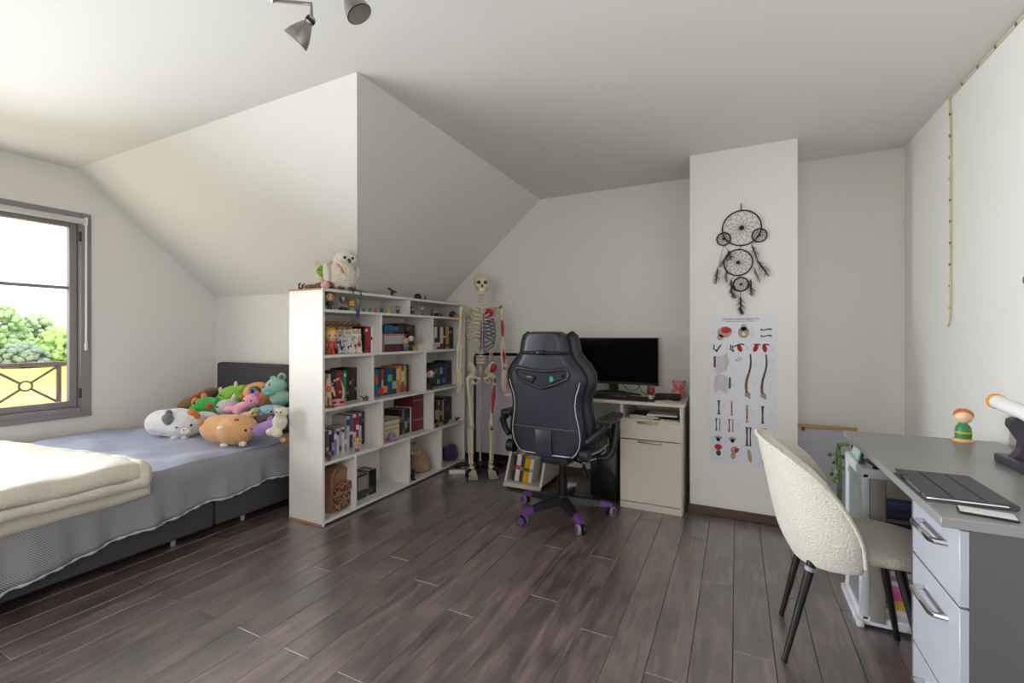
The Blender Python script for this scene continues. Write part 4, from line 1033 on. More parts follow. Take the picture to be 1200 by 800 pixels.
# ------------------------------------------------------------------ skeleton on its stand
BONE = mat('bone_plastic', (218, 204, 176), .45, var=.08, vscale=12)
RED = mat('muscle_red', (176, 34, 46), .5); BLUE = mat('muscle_blue', (104, 106, 132), .5)
sk = thing('anatomical_skeleton', 'life-size teaching skeleton with red and blue muscle paint on a stand', 'skeleton', (-1.95, 3.36, 0), 36)
def SP(name, mb, m=BONE, par=None, **k): return part(name, mb, m, par if par else sk, sharp=70, **k)
# local: front = -y, viewer's right (its left side) = +x
skull = blob('skull', [((0, .02, 1.645), (.066, .082, .068)), ((0, -.03, 1.635), (.06, .05, .055)), ((0, -.05, 1.585), (.042, .034, .035)), ((-.045, -.035, 1.60), (.02, .035, .014)), ((.045, -.035, 1.60), (.02, .035, .014))], BONE, sk, .006, 3)
SP('jaw', MB().tube([(-.047, -.01, 1.59), (-.044, -.03, 1.555), (-.02, -.075, 1.538), (0, -.08, 1.535), (.02, -.075, 1.538), (.044, -.03, 1.555), (.047, -.01, 1.59)], [.009, .011, .013, .013, .013, .011, .009], 8), BONE)
SOCK = mat('hollow_shade', (74, 58, 46), .8)  # dark colour paints the shade inside the sockets and nose
for s in (-1, 1): part('eye_socket_shade', MB().ell((s * .027, -.074, 1.625), (.017, .01, .015)), SOCK, skull)
part('nose_cavity_shade', MB().ell((0, -.082, 1.594), (.010, .008, .014)), SOCK, skull)
part('teeth', MB().rbox(-.022, .022, -.087, -.07, 1.55, 1.568, .004), mat('teeth', (236, 228, 208), .35), skull)
def spine_y(z):
    t = (z - .93) / .60
    return .035 + .03 * math.sin(t * math.pi * 2.0 - .5) 
for i in range(22):
    z = 1.525 - i * .0275
    r = .014 + .0006 * i
    v = SP('vertebra', MB().cyl((0, spine_y(z), z - .009), (0, spine_y(z), z + .009), r, n=10).tube([(0, spine_y(z) + r, z), (0, spine_y(z) + r + .026, z - .014)], [.006, .003], 6).tube([(-r - .016, spine_y(z) + .01, z), (r + .016, spine_y(z) + .01, z)], .005, 6))
    if i % 3 == 1 and i > 12: part('disc', MB().cyl((0, spine_y(z), z - .016), (0, spine_y(z), z - .0095), r * .95, n=10), mat('disc_red', (196, 96, 84), .5), v)
for i in range(12):
    z0 = 1.425 - i * .0285
    half = (.052, .075, .092, .104, .112, .117, .120, .121, .118, .112, .098, .08)[i]
    dep = (.045, .065, .08, .09, .096, .1, .102, .1, .095, .085, .06, .045)[i]
    drop = .03 + .006 * i
    zend = z0 - drop - .02 if i < 7 else z0 - drop - .005 * i
    for s in (-1, 1):
        pts = []
        a1 = 165 if i < 10 else 110
        for k in range(13):
            a = R(8 + (a1 - 8) * k / 12)
            pts.append((s * half * math.sin(a) + s * .012 * math.cos(a) * (k / 12), spine_y(z0) + .005 - dep * .55 + dep * .95 * math.cos(a) - .01, z0 + (zend - z0) * (k / 12) ** 1.3))
        SP('rib', MB().tube(pts, .0058, 6), BONE if s < 0 else (BLUE if 2 < i < 10 else BONE))
        if i < 10:
            e = Vector(pts[-1]); SP('rib_cartilage', MB().tube([e, (e.x * .55, e.y - .012, e.z + .012 * (i > 5) * (i - 5)), (s * .012, -.085 + .01 * (i < 3), max(e.z + .02 + .014 * max(0, i - 6), 1.225))], .0055, 6), BLUE if s > 0 or i > 2 else BONE)
SP('sternum', MB().tube([(0, -.068, 1.41), (0, -.078, 1.37), (0, -.088, 1.30), (0, -.09, 1.24), (0, -.085, 1.20)], [.024, .015, .017, .017, .006], 10, flat=.45))
SP('chest_muscle', MB().ell((.06, -.062, 1.375), (.038, .006, .034), (20, 0, -28)), RED)
for s in (-1, 1):
    SP('clavicle', MB().tube([(s * .015, -.065, 1.415), (s * .06, -.07, 1.425), (s * .11, -.04, 1.43), (s * .155, -.005, 1.43)], [.009, .007, .0065, .009], 8))
    SP('scapula', MB().add([(s * .15, .03, 1.43), (s * .06, .085, 1.41), (s * .07, .09, 1.27), (s * .13, .05, 1.37), (s * .15, .04, 1.43), (s * .06, .093, 1.41), (s * .07, .098, 1.27), (s * .13, .06, 1.37)], [(0, 1, 2, 3), (7, 6, 5, 4), (0, 4, 5, 1), (1, 5, 6, 2), (2, 6, 7, 3), (3, 7, 4, 0)]))
    SP('humerus', MB().tube([(s * .163, .0, 1.425), (s * .172, .0, 1.40), (s * .176, .005, 1.33), (s * .18, .01, 1.22), (s * .182, .012, 1.14), (s * .182, .01, 1.118)], [.018, .019, .0115, .0105, .013, .019], 10))
    SP('elbow', MB().ell((s * .182, .01, 1.115), (.024, .015, .013)))
    for d, r in ((-.010, .008), (.011, .0085)):
        SP('forearm_bone', MB().tube([(s * .183 + d, .008, 1.105), (s * .188 + d * 1.3, -.005, 1.0), (s * .192 + d, -.02, .905)], [r * 1.3, r, r * 1.35], 8))
    hand = SP('carpus', MB().rbox(s * .193 - .02, s * .193 + .02, -.035, -.012, .868, .902, .009))
    for f in range(5):
        dx = (f - 2) * .0105
        L = (.075, .092, .10, .094, .06)[f] * 1.75
        p0 = Vector((s * .193 + dx * .9 * s, -.024 - (.01 if f == 4 else 0), .87)); 
        d = Vector((s * dx * .9, -.012, -1)).normalized()
        if f == 4: d = Vector((s * .2, -.45, -.85)).normalized()
        for a, b in ((0, .42), (.45, .68), (.70, .86), (.88, 1.0)):
            part('finger_bone', MB().tube([p0 + d * L * a, p0 + d * L * (a + b) / 2, p0 + d * L * b], [.0062, .0042, .0058], 6), BONE, hand)
SP('arm_muscle', MB().tube([(.178, -.008, 1.31), (.182, -.012, 1.25), (.184, -.012, 1.17)], [.008, .016, .008], 8), RED)
SP('arm_muscle', MB().tube([(.19, -.008, 1.06), (.196, -.02, 1.0), (.197, -.026, .94)], [.005, .011, .005], 8), RED)
SP('arm_muscle', MB().ell((.165, -.006, 1.42), (.016, .014, .02)), BLUE)
SP('arm_muscle', MB().ell((.197, -.036, .9), (.012, .008, .014)), BLUE)
for s in (-1, 1):
    def hip(u, v, s=s):
        a = R(-55 + 190 * u)
        rr = .058 + .03 * math.sin(math.pi * u)
        return (s * (.045 + .075 * (1 - v) ** .8 * (1 - .2 * u)), .055 - .12 * u + .02 * math.sin(u * 4), .855 + .115 * (1 - v) * math.sin(math.pi * (.12 + .8 * u)) + .0)
    blob('hip_bone', [((s * .085, .02, .905), (.028, .07, .055), (0, s * 25, s * -20)), ((s * .062, .035, .87), (.03, .035, .035)), ((s * .078, -.005, .835), (.03, .03, .03))], BONE, sk, .006, 2,
         cones=[([(s * .08, -.02, .84), (s * .045, -.06, .825), (s * .012, -.068, .815)], [.014, .011, .012]), ([(s * .075, .01, .815), (s * .065, .0, .77), (s * .045, -.03, .775), (s * .02, -.06, .80)], [.016, .014, .010, .009])])
SP('hip_muscle', MB().ell((.098, -.03, .905), (.03, .03, .042), (10, 25, -20)), RED)
SP('sacrum', MB().tube([(0, .06, .93), (0, .075, .88), (0, .068, .82)], [.04, .03, .008], 10, flat=.5))
for s in (-1, 1):
    fx, fy = (.0, 0) if s < 0 else (.0, .0)
    SP('femur', MB().tube([(s * .085, 0, .835), (s * .105, 0, .835), (s * .118, .0, .81), (s * .112, -.004, .74), (s * .098, -.012, .6), (s * .086, -.006, .47), (s * .084, -.004, .43), (s * .084, -.002, .415)], [.021, .013, .019, .0135, .0125, .014, .024, .027], 10))
    SP('patella', MB().ell((s * .084, -.034, .425), (.016, .009, .018)))
    SP('tibia', MB().tube([(s * .084, .0, .40), (s * .084, -.002, .375), (s * .082, -.006, .25), (s * .08, .0, .12), (s * .08, .0, .095)], [.028, .02, .0125, .0115, .018], 10))
    SP('fibula', MB().tube([(s * .108, .012, .37), (s * .104, .012, .22), (s * .097, .01, .085)], [.009, .006, .009], 8))
    ft = SP('heel', MB().ell((s * .08, .028, .062), (.018, .034, .02)).ell((s * .082, -.02, .066), (.025, .04, .017)))
    for k in range(5):
        dx = (k - 2) * .013
        for a, b, r in ((.05, .115, .006), (.12, .145, .0052), (.15, .17, .005)):
            part('toe_bone', MB().tube([(s * .082 + dx * (.7 + a * 3), -a, .066 - a * .33), (s * .082 + dx * (.7 + b * 3), -b, .066 - b * .33)], [r * 1.1, r], 6), BONE, ft)
SP('thigh_muscle', MB().tube([(.112, -.02, .76), (.102, -.028, .66), (.092, -.02, .52)], [.007, .0165, .007], 8), RED)
SP('knee_dot', MB().ell((.084, -.040, .39), (.012, .008, .013)), mat('knee_blue', (40, 74, 130), .4))
SP('hip_dot', MB().ell((.115, -.035, .80), (.010, .010, .026)), mat('hip_blue', (44, 70, 84), .4))
stand = SP('stand_pole', MB().cyl((0, .085, .06), (0, .085, 1.0), .009), mat('pole_grey', (186, 180, 172), .35, metal=.5))
part('stand_hook', MB().tube([(0, .085, .99), (0, .07, 1.0), (0, .055, .95)], .007, 8), STEEL, stand)
base = SP('stand_base', MB().lathe([(.04, .045), (.04, .075), (.018, .09)], (0, .085, 0), 16), BLACK)
for a in range(5):
    d = Vector((math.cos(R(a * 72 + 18)), math.sin(R(a * 72 + 18)), 0))
    part('stand_leg', MB().tube([Vector((0, .085, .06)), Vector((0, .085, .05)) + d * .2], [.02, .014], 8), BLACK, base)
    part('caster', MB().cyl(Vector((0, .085, .024)) + d * .2 + Vector((-d.y, d.x, 0)) * .012, Vector((0, .085, .024)) + d * .2 - Vector((-d.y, d.x, 0)) * .012, .024).cyl(Vector((0, .085, .024)) + d * .2, Vector((0, .085, .056)) + d * .2, .009), BLACK, base)

# framed grey panel behind the skeleton
t = thing('framed_panel', 'grey-mauve cloth panel in a black tubular frame behind the skeleton', 'panel', (-2.0, 3.66, 0), 0)
fr = [(-.19, 0, .02), (-.19, 0, .97)] + arc((-.15, 0, .97), .04, 180, 90, 5) + arc((.23, 0, .97), .04, 90, 0, 5) + [(.27, 0, .02)]
part('frame', MB().tube(fr, .014, 10), BLACKM, t)
part('cloth', MB().box(-.178, .256, -.004, .004, .09, .985), mat('mauve_cloth', (196, 186, 200), .9, bump=.2, bscale=300), t, smooth=False)
part('bottom_rail', MB().rbox(-.185, .265, -.012, .012, .05, .10, .004), BLACKM, t)
for x in (-.19, .27): part('foot', MB().rbox(x - .02, x + .02, -.05, .045, 0, .03, .006), BLACKM, t)

# ------------------------------------------------------------------ computer desk
DX0, DX1, DF, DT = -1.62, -.315, 3.155, .728
dk = thing('computer_desk', 'cream laminate computer desk with a cupboard and side shelf', 'desk', (-.97, 3.42, 0))
def KP(name, mb, m=CREAM, par=None, **k):
    o = part(name, mb, m, par if par else dk, **k)
    if par is None: o.location = (.97, -3.42, 0)
    return o
KP('top', MB().rbox(DX0, DX1 + .012, DF - .012, 3.70, DT - .02, DT, .003, 1))
cx0, cx1 = -.722, DX1
KP('side_panel', MB().rbox(cx0, cx0 + .018, DF, 3.66, 0, DT - .02, .0015, 1))
KP('side_panel', MB().rbox(cx1 - .018, cx1, DF, 3.66, 0, DT - .02, .0015, 1))
KP('bay_floor', MB().rbox(cx0 + .018, cx1 - .018, DF + .004, 3.66, .595, .611, .0015, 1))
KP('back_panel', MB().box(cx0 + .018, cx1 - .018, 3.65, 3.66, .03, DT - .02))
dr = KP('drawer', MB().rbox(cx0 + .004, cx1 - .004, DF - .016, DF + .002, .478, .598, .002, 1))
HND = mat('handle_grey', (150, 146, 140), .35, metal=.7)
part('handle', MB().rbox(-.60, -.47, DF - .030, DF - .012, .588, .602, .003), HND, dr)
do = KP('door', MB().rbox(cx0 + .004, cx1 - .004, DF - .016, DF + .002, .052, .472, .002, 1))
part('handle', MB().rbox(-.60, -.44, DF - .026, DF - .012, .455, .468, .003), HND, do)
KP('plinth', MB().rbox(cx0 + .002, cx1 - .002, DF - .010, DF + .004, 0, .046, .002, 1))
sx0, sx1 = DX0 + .005, -1.302
for x in (sx0, sx1 - .018): KP('side_panel', MB().prism([(DF - .035, .02), (3.60, .02), (3.60, DT - .02), (3.46, DT - .02)], x, x + .018, 'x'), smooth=False)
KP('shelf', MB().rbox(sx0, sx1, DF - .035, 3.60, .02, .05, .002, 1))
KP('shelf', MB().rbox(sx0 + .018, sx1 - .018, DF + .16, 3.60, .40, .418, .002, 1))
KP('back_panel', MB().box(sx0 + .018, sx1 - .018, 3.59, 3.60, .05, DT - .02))
for x in (sx0 + .03, sx1 - .03): KP('foot', MB().cyl((x, DF, 0), (x, DF, .022), .012), BLACK)
KP('modesty_panel', MB().box(sx1, cx0, 3.64, 3.656, .22, .42))
KP('cross_rail', MB().rbox(sx1, cx0, 3.60, 3.64, .19, .225, .002), mat('oak_edge', (168, 130, 92), .5))
# books on the low side shelf
xs = -1.585
for w_, h, c, c2, lab in ((.022, .20, (40, 38, 40), (90, 80, 70), 'black book at the desk side shelf end'), (.036, .215, (226, 222, 214), (196, 60, 44), 'white book with a red label leaning on the desk side shelf'), (.026, .2, (60, 58, 58), (140, 136, 130), 'charcoal book leaning between white and yellow on the desk side shelf'), (.044, .195, (232, 170, 24), (80, 110, 50), 'bright yellow book leaning on the desk side shelf'), (.026, .19, (230, 228, 222), (170, 170, 176), 'white book beside the bright yellow book')):
    o = thing('book', lab, 'book', (xs + w_ / 2, DF + .02, .05), 0, None, rot=(0, R(9), 0))
    o.location.x += .012
    part('cover', MB().box(-w_ / 2, -w_ / 2 + .003, 0, .14, .004, h).box(w_ / 2 - .003, w_ / 2, 0, .14, .004, h).box(-w_ / 2 + .003, w_ / 2 - .003, 0, .003, .004, h), paper(c), o, smooth=False)
    part('pages', MB().box(-w_ / 2 + .003, w_ / 2 - .003, .003, .136, .007, h - .004), PAGES, o, smooth=False)
    part('spine_label', MB().box(-w_ / 2 + .001, w_ / 2 - .001, -.001, .0, h * .45, h * .6), paper(c2), o, smooth=False)
    xs += w_ + .003
# magazines in the open bay
for i, (x0, x1, z, c, lab) in enumerate(((-.67, -.50, .611, (70, 52, 56), 'plum magazine lying in the open desk bay'), (-.66, -.47, .620, (176, 160, 140), 'tan magazine lying on the plum one in the desk bay'), (-.66, -.49, .629, (58, 40, 52), 'dark magazine on top of the tan one in the desk bay'), (-.545, -.35, .638, (212, 208, 200), 'pale grey folder lying topmost in the desk bay'), (-.46, -.345, .611, (98, 66, 52), 'brown notebook under the pale folder in the desk bay'))):
    o = thing('magazine', lab, 'magazine', ((x0 + x1) / 2, DF + .12, z), 0)
    hw = (x1 - x0) / 2
    part('cover', MB().box(-hw, hw, -.1, .1, .0065, .009).box(-hw, hw, -.1, .1, 0, .0015), paper(c), o, smooth=False)
    part('pages', MB().box(-hw + .002, hw - .002, -.098, .098, .0015, .0065), PAGES, o, smooth=False)
# monitor
SCR = mat('monitor_glass', (10, 10, 12), .12, coat=.3)
mo = thing('monitor', 'wide curved black monitor on the computer desk', 'monitor', (-.87, 3.56, DT), 3)
def curved(x0, x1, z0, z1, y0, y1, rad=1.4):
    mb = MB(); n = 18
    def f(x): return -(x * x) / (2 * rad)
    vs = []
    for i in range(n + 1):
        x = x0 + (x1 - x0) * i / n
        for (y, z) in ((y0, z0), (y1, z0), (y1, z1), (y0, z1)): vs.append((x, y + f(x), z))
    fs = [(0, 1, 2, 3), tuple(n * 4 + k for k in (3, 2, 1, 0))]
    for i in range(n):
        for k in range(4): fs.append((i * 4 + k, i * 4 + (k + 1) % 4, (i + 1) * 4 + (k + 1) % 4, (i + 1) * 4 + k))
    return mb.add(vs, fs)
part('housing', curved(-.345, .345, .075, .435, 0, .028), BLACK, mo)
part('screen', curved(-.337, .337, .092, .428, -.0015, .0), SCR, mo)
part('chin', curved(-.345, .345, .073, .090, -.004, .002), mat('chin_grey', (44, 43, 46), .35), mo)
part('neck', MB().rbox(-.035, .035, .02, .05, .01, .26, .008), BLACK, mo)
part('stand_foot', MB().tube([(-.22, -.10, .008), (0, .04, .014), (.22, -.10, .008)], [.012, .02, .012], 8, flat=.6), BLACK, mo)
# desk mat, keyboard
MATT = mat('desk_mat_black', (30, 29, 32), .8)
tag(part('desk_mat', MB().rbox(-1.25, -.50, DF + .03, DF + .27, DT, DT + .003, .001, 1), MATT), 'black cloth desk mat under the keyboard', 'desk mat')
kb = thing('keyboard', 'black keyboard with pale legends on the desk mat', 'keyboard', (-.92, DF + .19, DT + .003), 0)
part('case', MB().rbox(-.22, .22, -.065, .065, .0, .018, .004), BLACK, kb)
kmesh = MB().rbox(-.0125, .0125, -.009, .009, 0, .007, .002, 1).mesh('key')
KEYM = mat('keycap', (52, 52, 56), .5)
for r_ in range(5):
    for c_ in range(14):
        link('key', kmesh, KEYM, kb, (-.202 + c_ * .031, -.048 + r_ * .024, .018))
# small things by the wall
t = thing('pink_figurine', 'pink round-headed figurine in the desk corner by the chimney', 'figurine', (-.375, 3.48, DT), 0)
part('body', MB().lathe([(.036, 0), (.04, .02), (.03, .05), (.02, .062)], n=16), toy((222, 128, 132)), t)
part('head', MB().ell((0, 0, .092), (.042, .038, .038)), toy((226, 132, 136)), t)
for s in (-1, 1):
    part('ear', MB().ell((s * .036, 0, .118), (.012, .009, .012)), toy((206, 104, 112)), t)
    part('arm', MB().ell((s * .036, -.012, .045), (.012, .012, .02)), toy((222, 128, 132)), t)
    part('eye', MB().ell((s * .014, -.036, .095), .004, n=8, k=6), DARK, t)
t = thing('red_figurine', 'dark red figurine with white base beside the monitor', 'figurine', (-.545, 3.33, DT + .003), 0)
part('base', MB().lathe([(.016, 0), (.018, .012), (.012, .026)], n=14), toy((214, 200, 200)), t)
blob('body', [((0, 0, .055), (.03, .026, .026)), ((-.012, 0, .075), (.016, .014, .02)), ((.014, 0, .074), (.014, .014, .016))], toy((132, 36, 42)), t, .005, 2)
t = thing('pencil_pouch', 'black zipped pencil pouch on the computer desk', 'pouch', (-.43, 3.33, DT), 6)
part('bag', MB().rbox(-.085, .085, -.035, .035, 0, .05, .018, 4), mat('pouch_black', (24, 23, 25), .8, bump=.3), t)
part('zip', MB().tube([(-.075, 0, .051), (.075, 0, .051)], .003, 6), STEEL, t)
for i, (dx, dy, a, c, lab) in enumerate(((-.50, 3.235, 20, (222, 218, 208), 'white note paper on the desk before the pouch'), (-.40, 3.225, -15, (214, 186, 150), 'peach card on the desk before the pouch'), (-.435, 3.255, 40, (196, 206, 214), 'pale blue card on the desk before the pouch'))):
    o = thing('paper_note', lab, 'paper', (dx, dy, DT + (.0 if i < 2 else .0032)), a)
    part('sheet', MB().box(-.045, .045, -.028, .028, 0, .003), paper(c), o, smooth=False)
    part('ink_lines', MB().box(-.035, .035, -.018, -.014, .003, .0034).box(-.035, .02, -.006, -.002, .003, .0034), paper((120, 110, 110)), o, smooth=False)
cb = thing('monitor_cable', 'thin black cables looping behind the monitor', 'cable', (-.7, 3.62, DT))
part('power_lead', MB().tube(bez((-.12, -.03, .16), (-.12, -.02, -.02), (.05, -.02, .0), (.02, -.02, .09), 14), .003, 6), BLACK, cb)
part('video_lead', MB().tube(bez((.0, -.03, .12), (.06, -.04, .0), (.02, -.1, .005), (.24, -.06, .006), 14), .003, 6), BLACK, cb)
part('usb_lead', MB().tube(bez((.06, -.02, .1), (.1, -.02, .01), (.16, -.03, .0), (.24, -.02, .005), 14), .003, 6), mat('cable_white', (206, 204, 200), .5), cb)
# under the desk
t = thing('dark_filler_tower', 'black tower-shaped filler added to darken the space under the desk', 'computer', (-.86, 3.43, 0))  # black box added to fill the dark space under the desk
part('case', MB().rbox(-.10, .10, -.19, .19, .012, .44, .006), BLACK, t)
part('front_panel', MB().rbox(-.092, .092, -.196, -.188, .03, .43, .004), mat('filler_front', (14, 14, 16), .25), t)
for sx in (-1, 1):
    for sy in (-1, 1): part('foot', MB().cyl((sx * .08, sy * .16, 0), (sx * .08, sy * .16, .014), .014), BLACK, t)
t = thing('power_adapter', 'small white power box on the floor under the desk', 'adapter', (-1.12, 3.30, 0), 8)
part('box', MB().rbox(-.035, .035, -.03, .03, 0, .06, .006), mat('adapter_white', (206, 204, 200), .4), t)
part('lead', MB().tube(bez((0, .03, .02), (.02, .15, .0), (-.1, .2, .01), (-.15, .28, .012), 10), .004, 6), BLACK, t)
t = thing('power_strip', 'white power strip on the floor beside the skeleton stand', 'power strip', (-2.14, 3.28, 0), 25)
part('body', MB().rbox(-.07, .07, -.022, .022, 0, .035, .006), MATS['adapter_white'], t)
for i in range(3): part('socket', MB().cyl((-.042 + i * .042, 0, .034), (-.042 + i * .042, 0, .0365), .015), mat('socket_grey', (150, 148, 146), .5), t)
t = thing('desk_gamepad', 'black gamepad resting on the desk edge behind the chair', 'gamepad', (-1.50, DF + .10, DT), 20)
blob('shell', [((-.045, 0, .022), (.03, .045, .018)), ((.045, 0, .022), (.03, .045, .018)), ((0, .01, .024), (.05, .03, .016))], BLACK, t, .005, 2)
for s in (-1, 1): part('thumbstick', MB().cyl((s * .022, -.005, .034), (s * .022, -.005, .046), .009), BLACKM, t)

# ------------------------------------------------------------------ gaming chair (seen from behind, facing the desk)
LEA = mat('navy_black_leather', (40, 43, 56), .38, bump=.08, bscale=160, var=.12, vscale=7)
LEB = mat('black_leather', (24, 24, 28), .4, bump=.08, bscale=160)
PIPE = mat('white_piping', (186, 185, 186), .5)
PURP = mat('purple_plastic', (104, 58, 128), .4)
gc = thing('gaming_chair', 'navy-black leather gaming chair with purple base tips at the computer desk', 'office chair', (-1.03, 2.84, 0), -4)
def GP(name, mb, m, par=None, **k): return part(name, mb, m, par if par else gc, **k)
OUT = [(.43, .15), (.45, .19), (.48, .222), (.52, .245), (.57, .254), (.63, .248), (.70, .232), (.76, .225), (.82, .232), (.87, .252), (.905, .262), (.945, .258), (.985, .232), (1.02, .196), (1.055, .168), (1.09, .158), (1.13, .152), (1.165, .142), (1.19, .122), (1.205, .09)]
def hw(z):
    for (a, wa), (b, wb) in zip(OUT, OUT[1:]):
        if z <= b: return wa + (wb - wa) * (z - a) / (b - a)
    return OUT[-1][1]
def yb(z): return -.255 - .05 * ((z - .43) / .77) - .012 * math.sin((z - .43) / .77 * math.pi)   # rear face; reclines away from the desk
BW = [-1, -.97, -.9, -.78, -.6, -.4, -.2, 0, .2, .4, .6, .78, .9, .97, 1]
def back_pt(z, u, side, w=None):
    w = hw(z) if w is None else w
    a = abs(u)
    if side == 0:      # rear face, pillowed
        return (u * w, yb(z) + .045 * max(0, (a - .75) / .25) ** 2 - .012 * (1 - a * a), z)
    return (u * w, yb(z) + .10 + .05 * max(0, (a - .35) / .65) ** 1.5 - .055 * max(0, (a - .85) / .15) ** 2, z)
mb = MB(); zs = [o_[0] for o_ in OUT]; N = len(BW)
vs = []
for side in (0, 1):
    for z in zs:
        for u in BW: vs.append(back_pt(z, u, side))
K = len(zs) * N; fs = []
for side in (0, 1):
    for j in range(len(zs) - 1):
        for i in range(N - 1):
            q = [side * K + j * N + i, side * K + j * N + i + 1, side * K + (j + 1) * N + i + 1, side * K + (j + 1) * N + i]
            fs.append(q)
for j in range(len(zs) - 1):
    for i in (0, N - 1): fs.append([j * N + i, (j + 1) * N + i, K + (j + 1) * N + i, K + j * N + i])
for i in range(N - 1):
    for j in (0, len(zs) - 1): fs.append([j * N + i, j * N + i + 1, K + j * N + i + 1, K + j * N + i])
mb.add(vs, fs)
back = GP('backrest', mb, LEA, sharp=75)
sb = back.modifiers.new('soft', 'SUBSURF'); sb.levels = sb.render_levels = 1
# black bolster along the front edge of the wings
for s in (-1, 1):
    pts = [Vector(back_pt(z, s * .97, 0)) + Vector((s * .012, .075, 0)) for z in zs[1:-1]]
    part('side_bolster', MB().tube(pts, [.035] + [.042] * (len(pts) - 2) + [.03], 10), LEB, back, sharp=80)
    pts = [Vector(back_pt(z, s * .90, 0)) + Vector((0, -.004, 0)) for z in zs[1:11]]
    part('piping', MB().tube(pts, .003, 6), PIPE, back)
    pts = [Vector(back_pt(z, s * .97, 0)) + Vector((s * .048, .08, 0)) for z in zs[2:17]]
    part('piping', MB().tube(pts, .0038, 6), PIPE, back)
part('piping', MB().tube([Vector(back_pt(.458, u, 0, .185)) + Vector((0, -.004, 0)) for u in [i / 10 for i in range(-10, 11)]], .004, 6), PIPE, back)
part('stitch_line', MB().tube([Vector(back_pt(.62, u, 0)) + Vector((0, -.002, 0)) for u in [i / 12 for i in range(-10, 11)]], .0016, 5), mat('stitch_grey', (120, 122, 132), .6), back)
part('lower_panel', MB().rbox(-.055, .055, yb(.53) - .026, yb(.53) + .01, .452, .612, .008, M=Matrix.Translation((.0, 0, 0))), LEA, back)
part('neck_strap', MB().tube([Vector(back_pt(1.075, u, 0)) + Vector((0, -.006 + .0 * u, 0)) for u in [i / 10 for i in range(-10, 11)]], .011, 8, flat=1.0), BLACK, back)
part('strap_buckle', MB().rbox(-.024, .024, yb(1.075) - .034, yb(1.075) - .012, 1.062, 1.092, .005), BLACKM, back)
# V-shaped vent pair
vz = .945
def vpt(x, z): return (x, back_pt(z, x / hw(z), 0)[1] - .004, z)
loop = [(-.165, .985), (-.08, .972), (0, .966), (.08, .972), (.165, .985), (.18, .955), (.168, .925), (.08, .888), (0, .862), (-.08, .888), (-.168, .925), (-.18, .955)]
part('vent_frame', MB().tube([vpt(*q_) for q_ in loop], .0115, 8, closed=True), LEA, back, sharp=80)
part('vent_plate', MB().add([vpt(*q_) for q_ in loop] + [vpt(0, .925)], [(i, (i + 1) % 12, 12) for i in range(12)]), LEB, back)
for s in (-1, 1):
    slot = [(s * .04, .93), (s * .14, .952), (s * .135, .93), (s * .06, .897)]
    part('vent_slot_shade', MB().prism([(a, b) for a, b in slot], yb(.93) - .024, yb(.93) - .012, 'y'), mat('slot_shade_dark', (8, 8, 9), .6), back)  # dark block painted in for the shade of an open slot
    part('slot_rim', MB().tube([(a, yb(.93) - .0245, b) for a, b in slot], .003, 6, closed=True), LEA, back)
part('vent_green_light_patch', MB().rbox(.06, .085, yb(.93) - .027, yb(.93) - .02, .905, .94, .003), mat('teal_light_patch', (36, 150, 120), .5), back)  # green light inside the vents, put in as coloured patches
part('vent_green_light_patch', MB().rbox(-.095, -.06, yb(.93) - .027, yb(.93) - .02, .925, .934, .003), mat('lime_light_patch', (130, 150, 80), .5), back)
# head cushion on the front
GP('head_cushion', MB().rbox(-.13, .13, yb(1.12) + .09, yb(1.12) + .17, 1.04, 1.17, .03, 3), LEB)
# seat
seat = blob('seat', [((0, .02, .46), (.25, .27, .06)), ((-.2, .03, .475), (.06, .26, .06)), ((.2, .03, .475), (.06, .26, .06))], LEB, gc, .016, 6)
for s in (-1, 1):
    part('piping', MB().tube([(s * .262, -.22, .47), (s * .275, -.05, .462), (s * .27, .12, .47), (s * .22, .27, .475)], .0045, 6), PIPE, seat)
    part('piping', MB().tube([(s * .23, -.22, .425), (s * .258, -.05, .418), (s * .25, .12, .42), (s * .2, .27, .44)], .0045, 6), PIPE, seat)
    part('piping', MB().tube([(s * .262, -.22, .47), (s * .25, -.235, .445), (s * .23, -.22, .425)], .0045, 6), PIPE, seat)
# arms
for s in (-1, 1):
    arm = GP('armrest', MB().rbox(s * .335 - .042, s * .335 + .042, -.18, .12, .645, .69, .018, 4), LEB)
    part('arm_loop', MB().tube([(s * .25, -.05, .42), (s * .32, -.05, .425), (s * .345, -.03, .46), (s * .35, .02, .55), (s * .345, .05, .65)], [.018, .02, .022, .024, .026], 10), BLACK, arm)
    part('arm_loop', MB().tube([(s * .345, -.14, .65), (s * .34, -.2, .63), (s * .30, -.235, .585), (s * .26, -.25, .55)], [.024, .022, .02, .018], 10), BLACK, arm)
    GP('recline_joint', MB().cyl((s * .225, -.235, .475), (s * .275, -.235, .475), .04), BLACK)
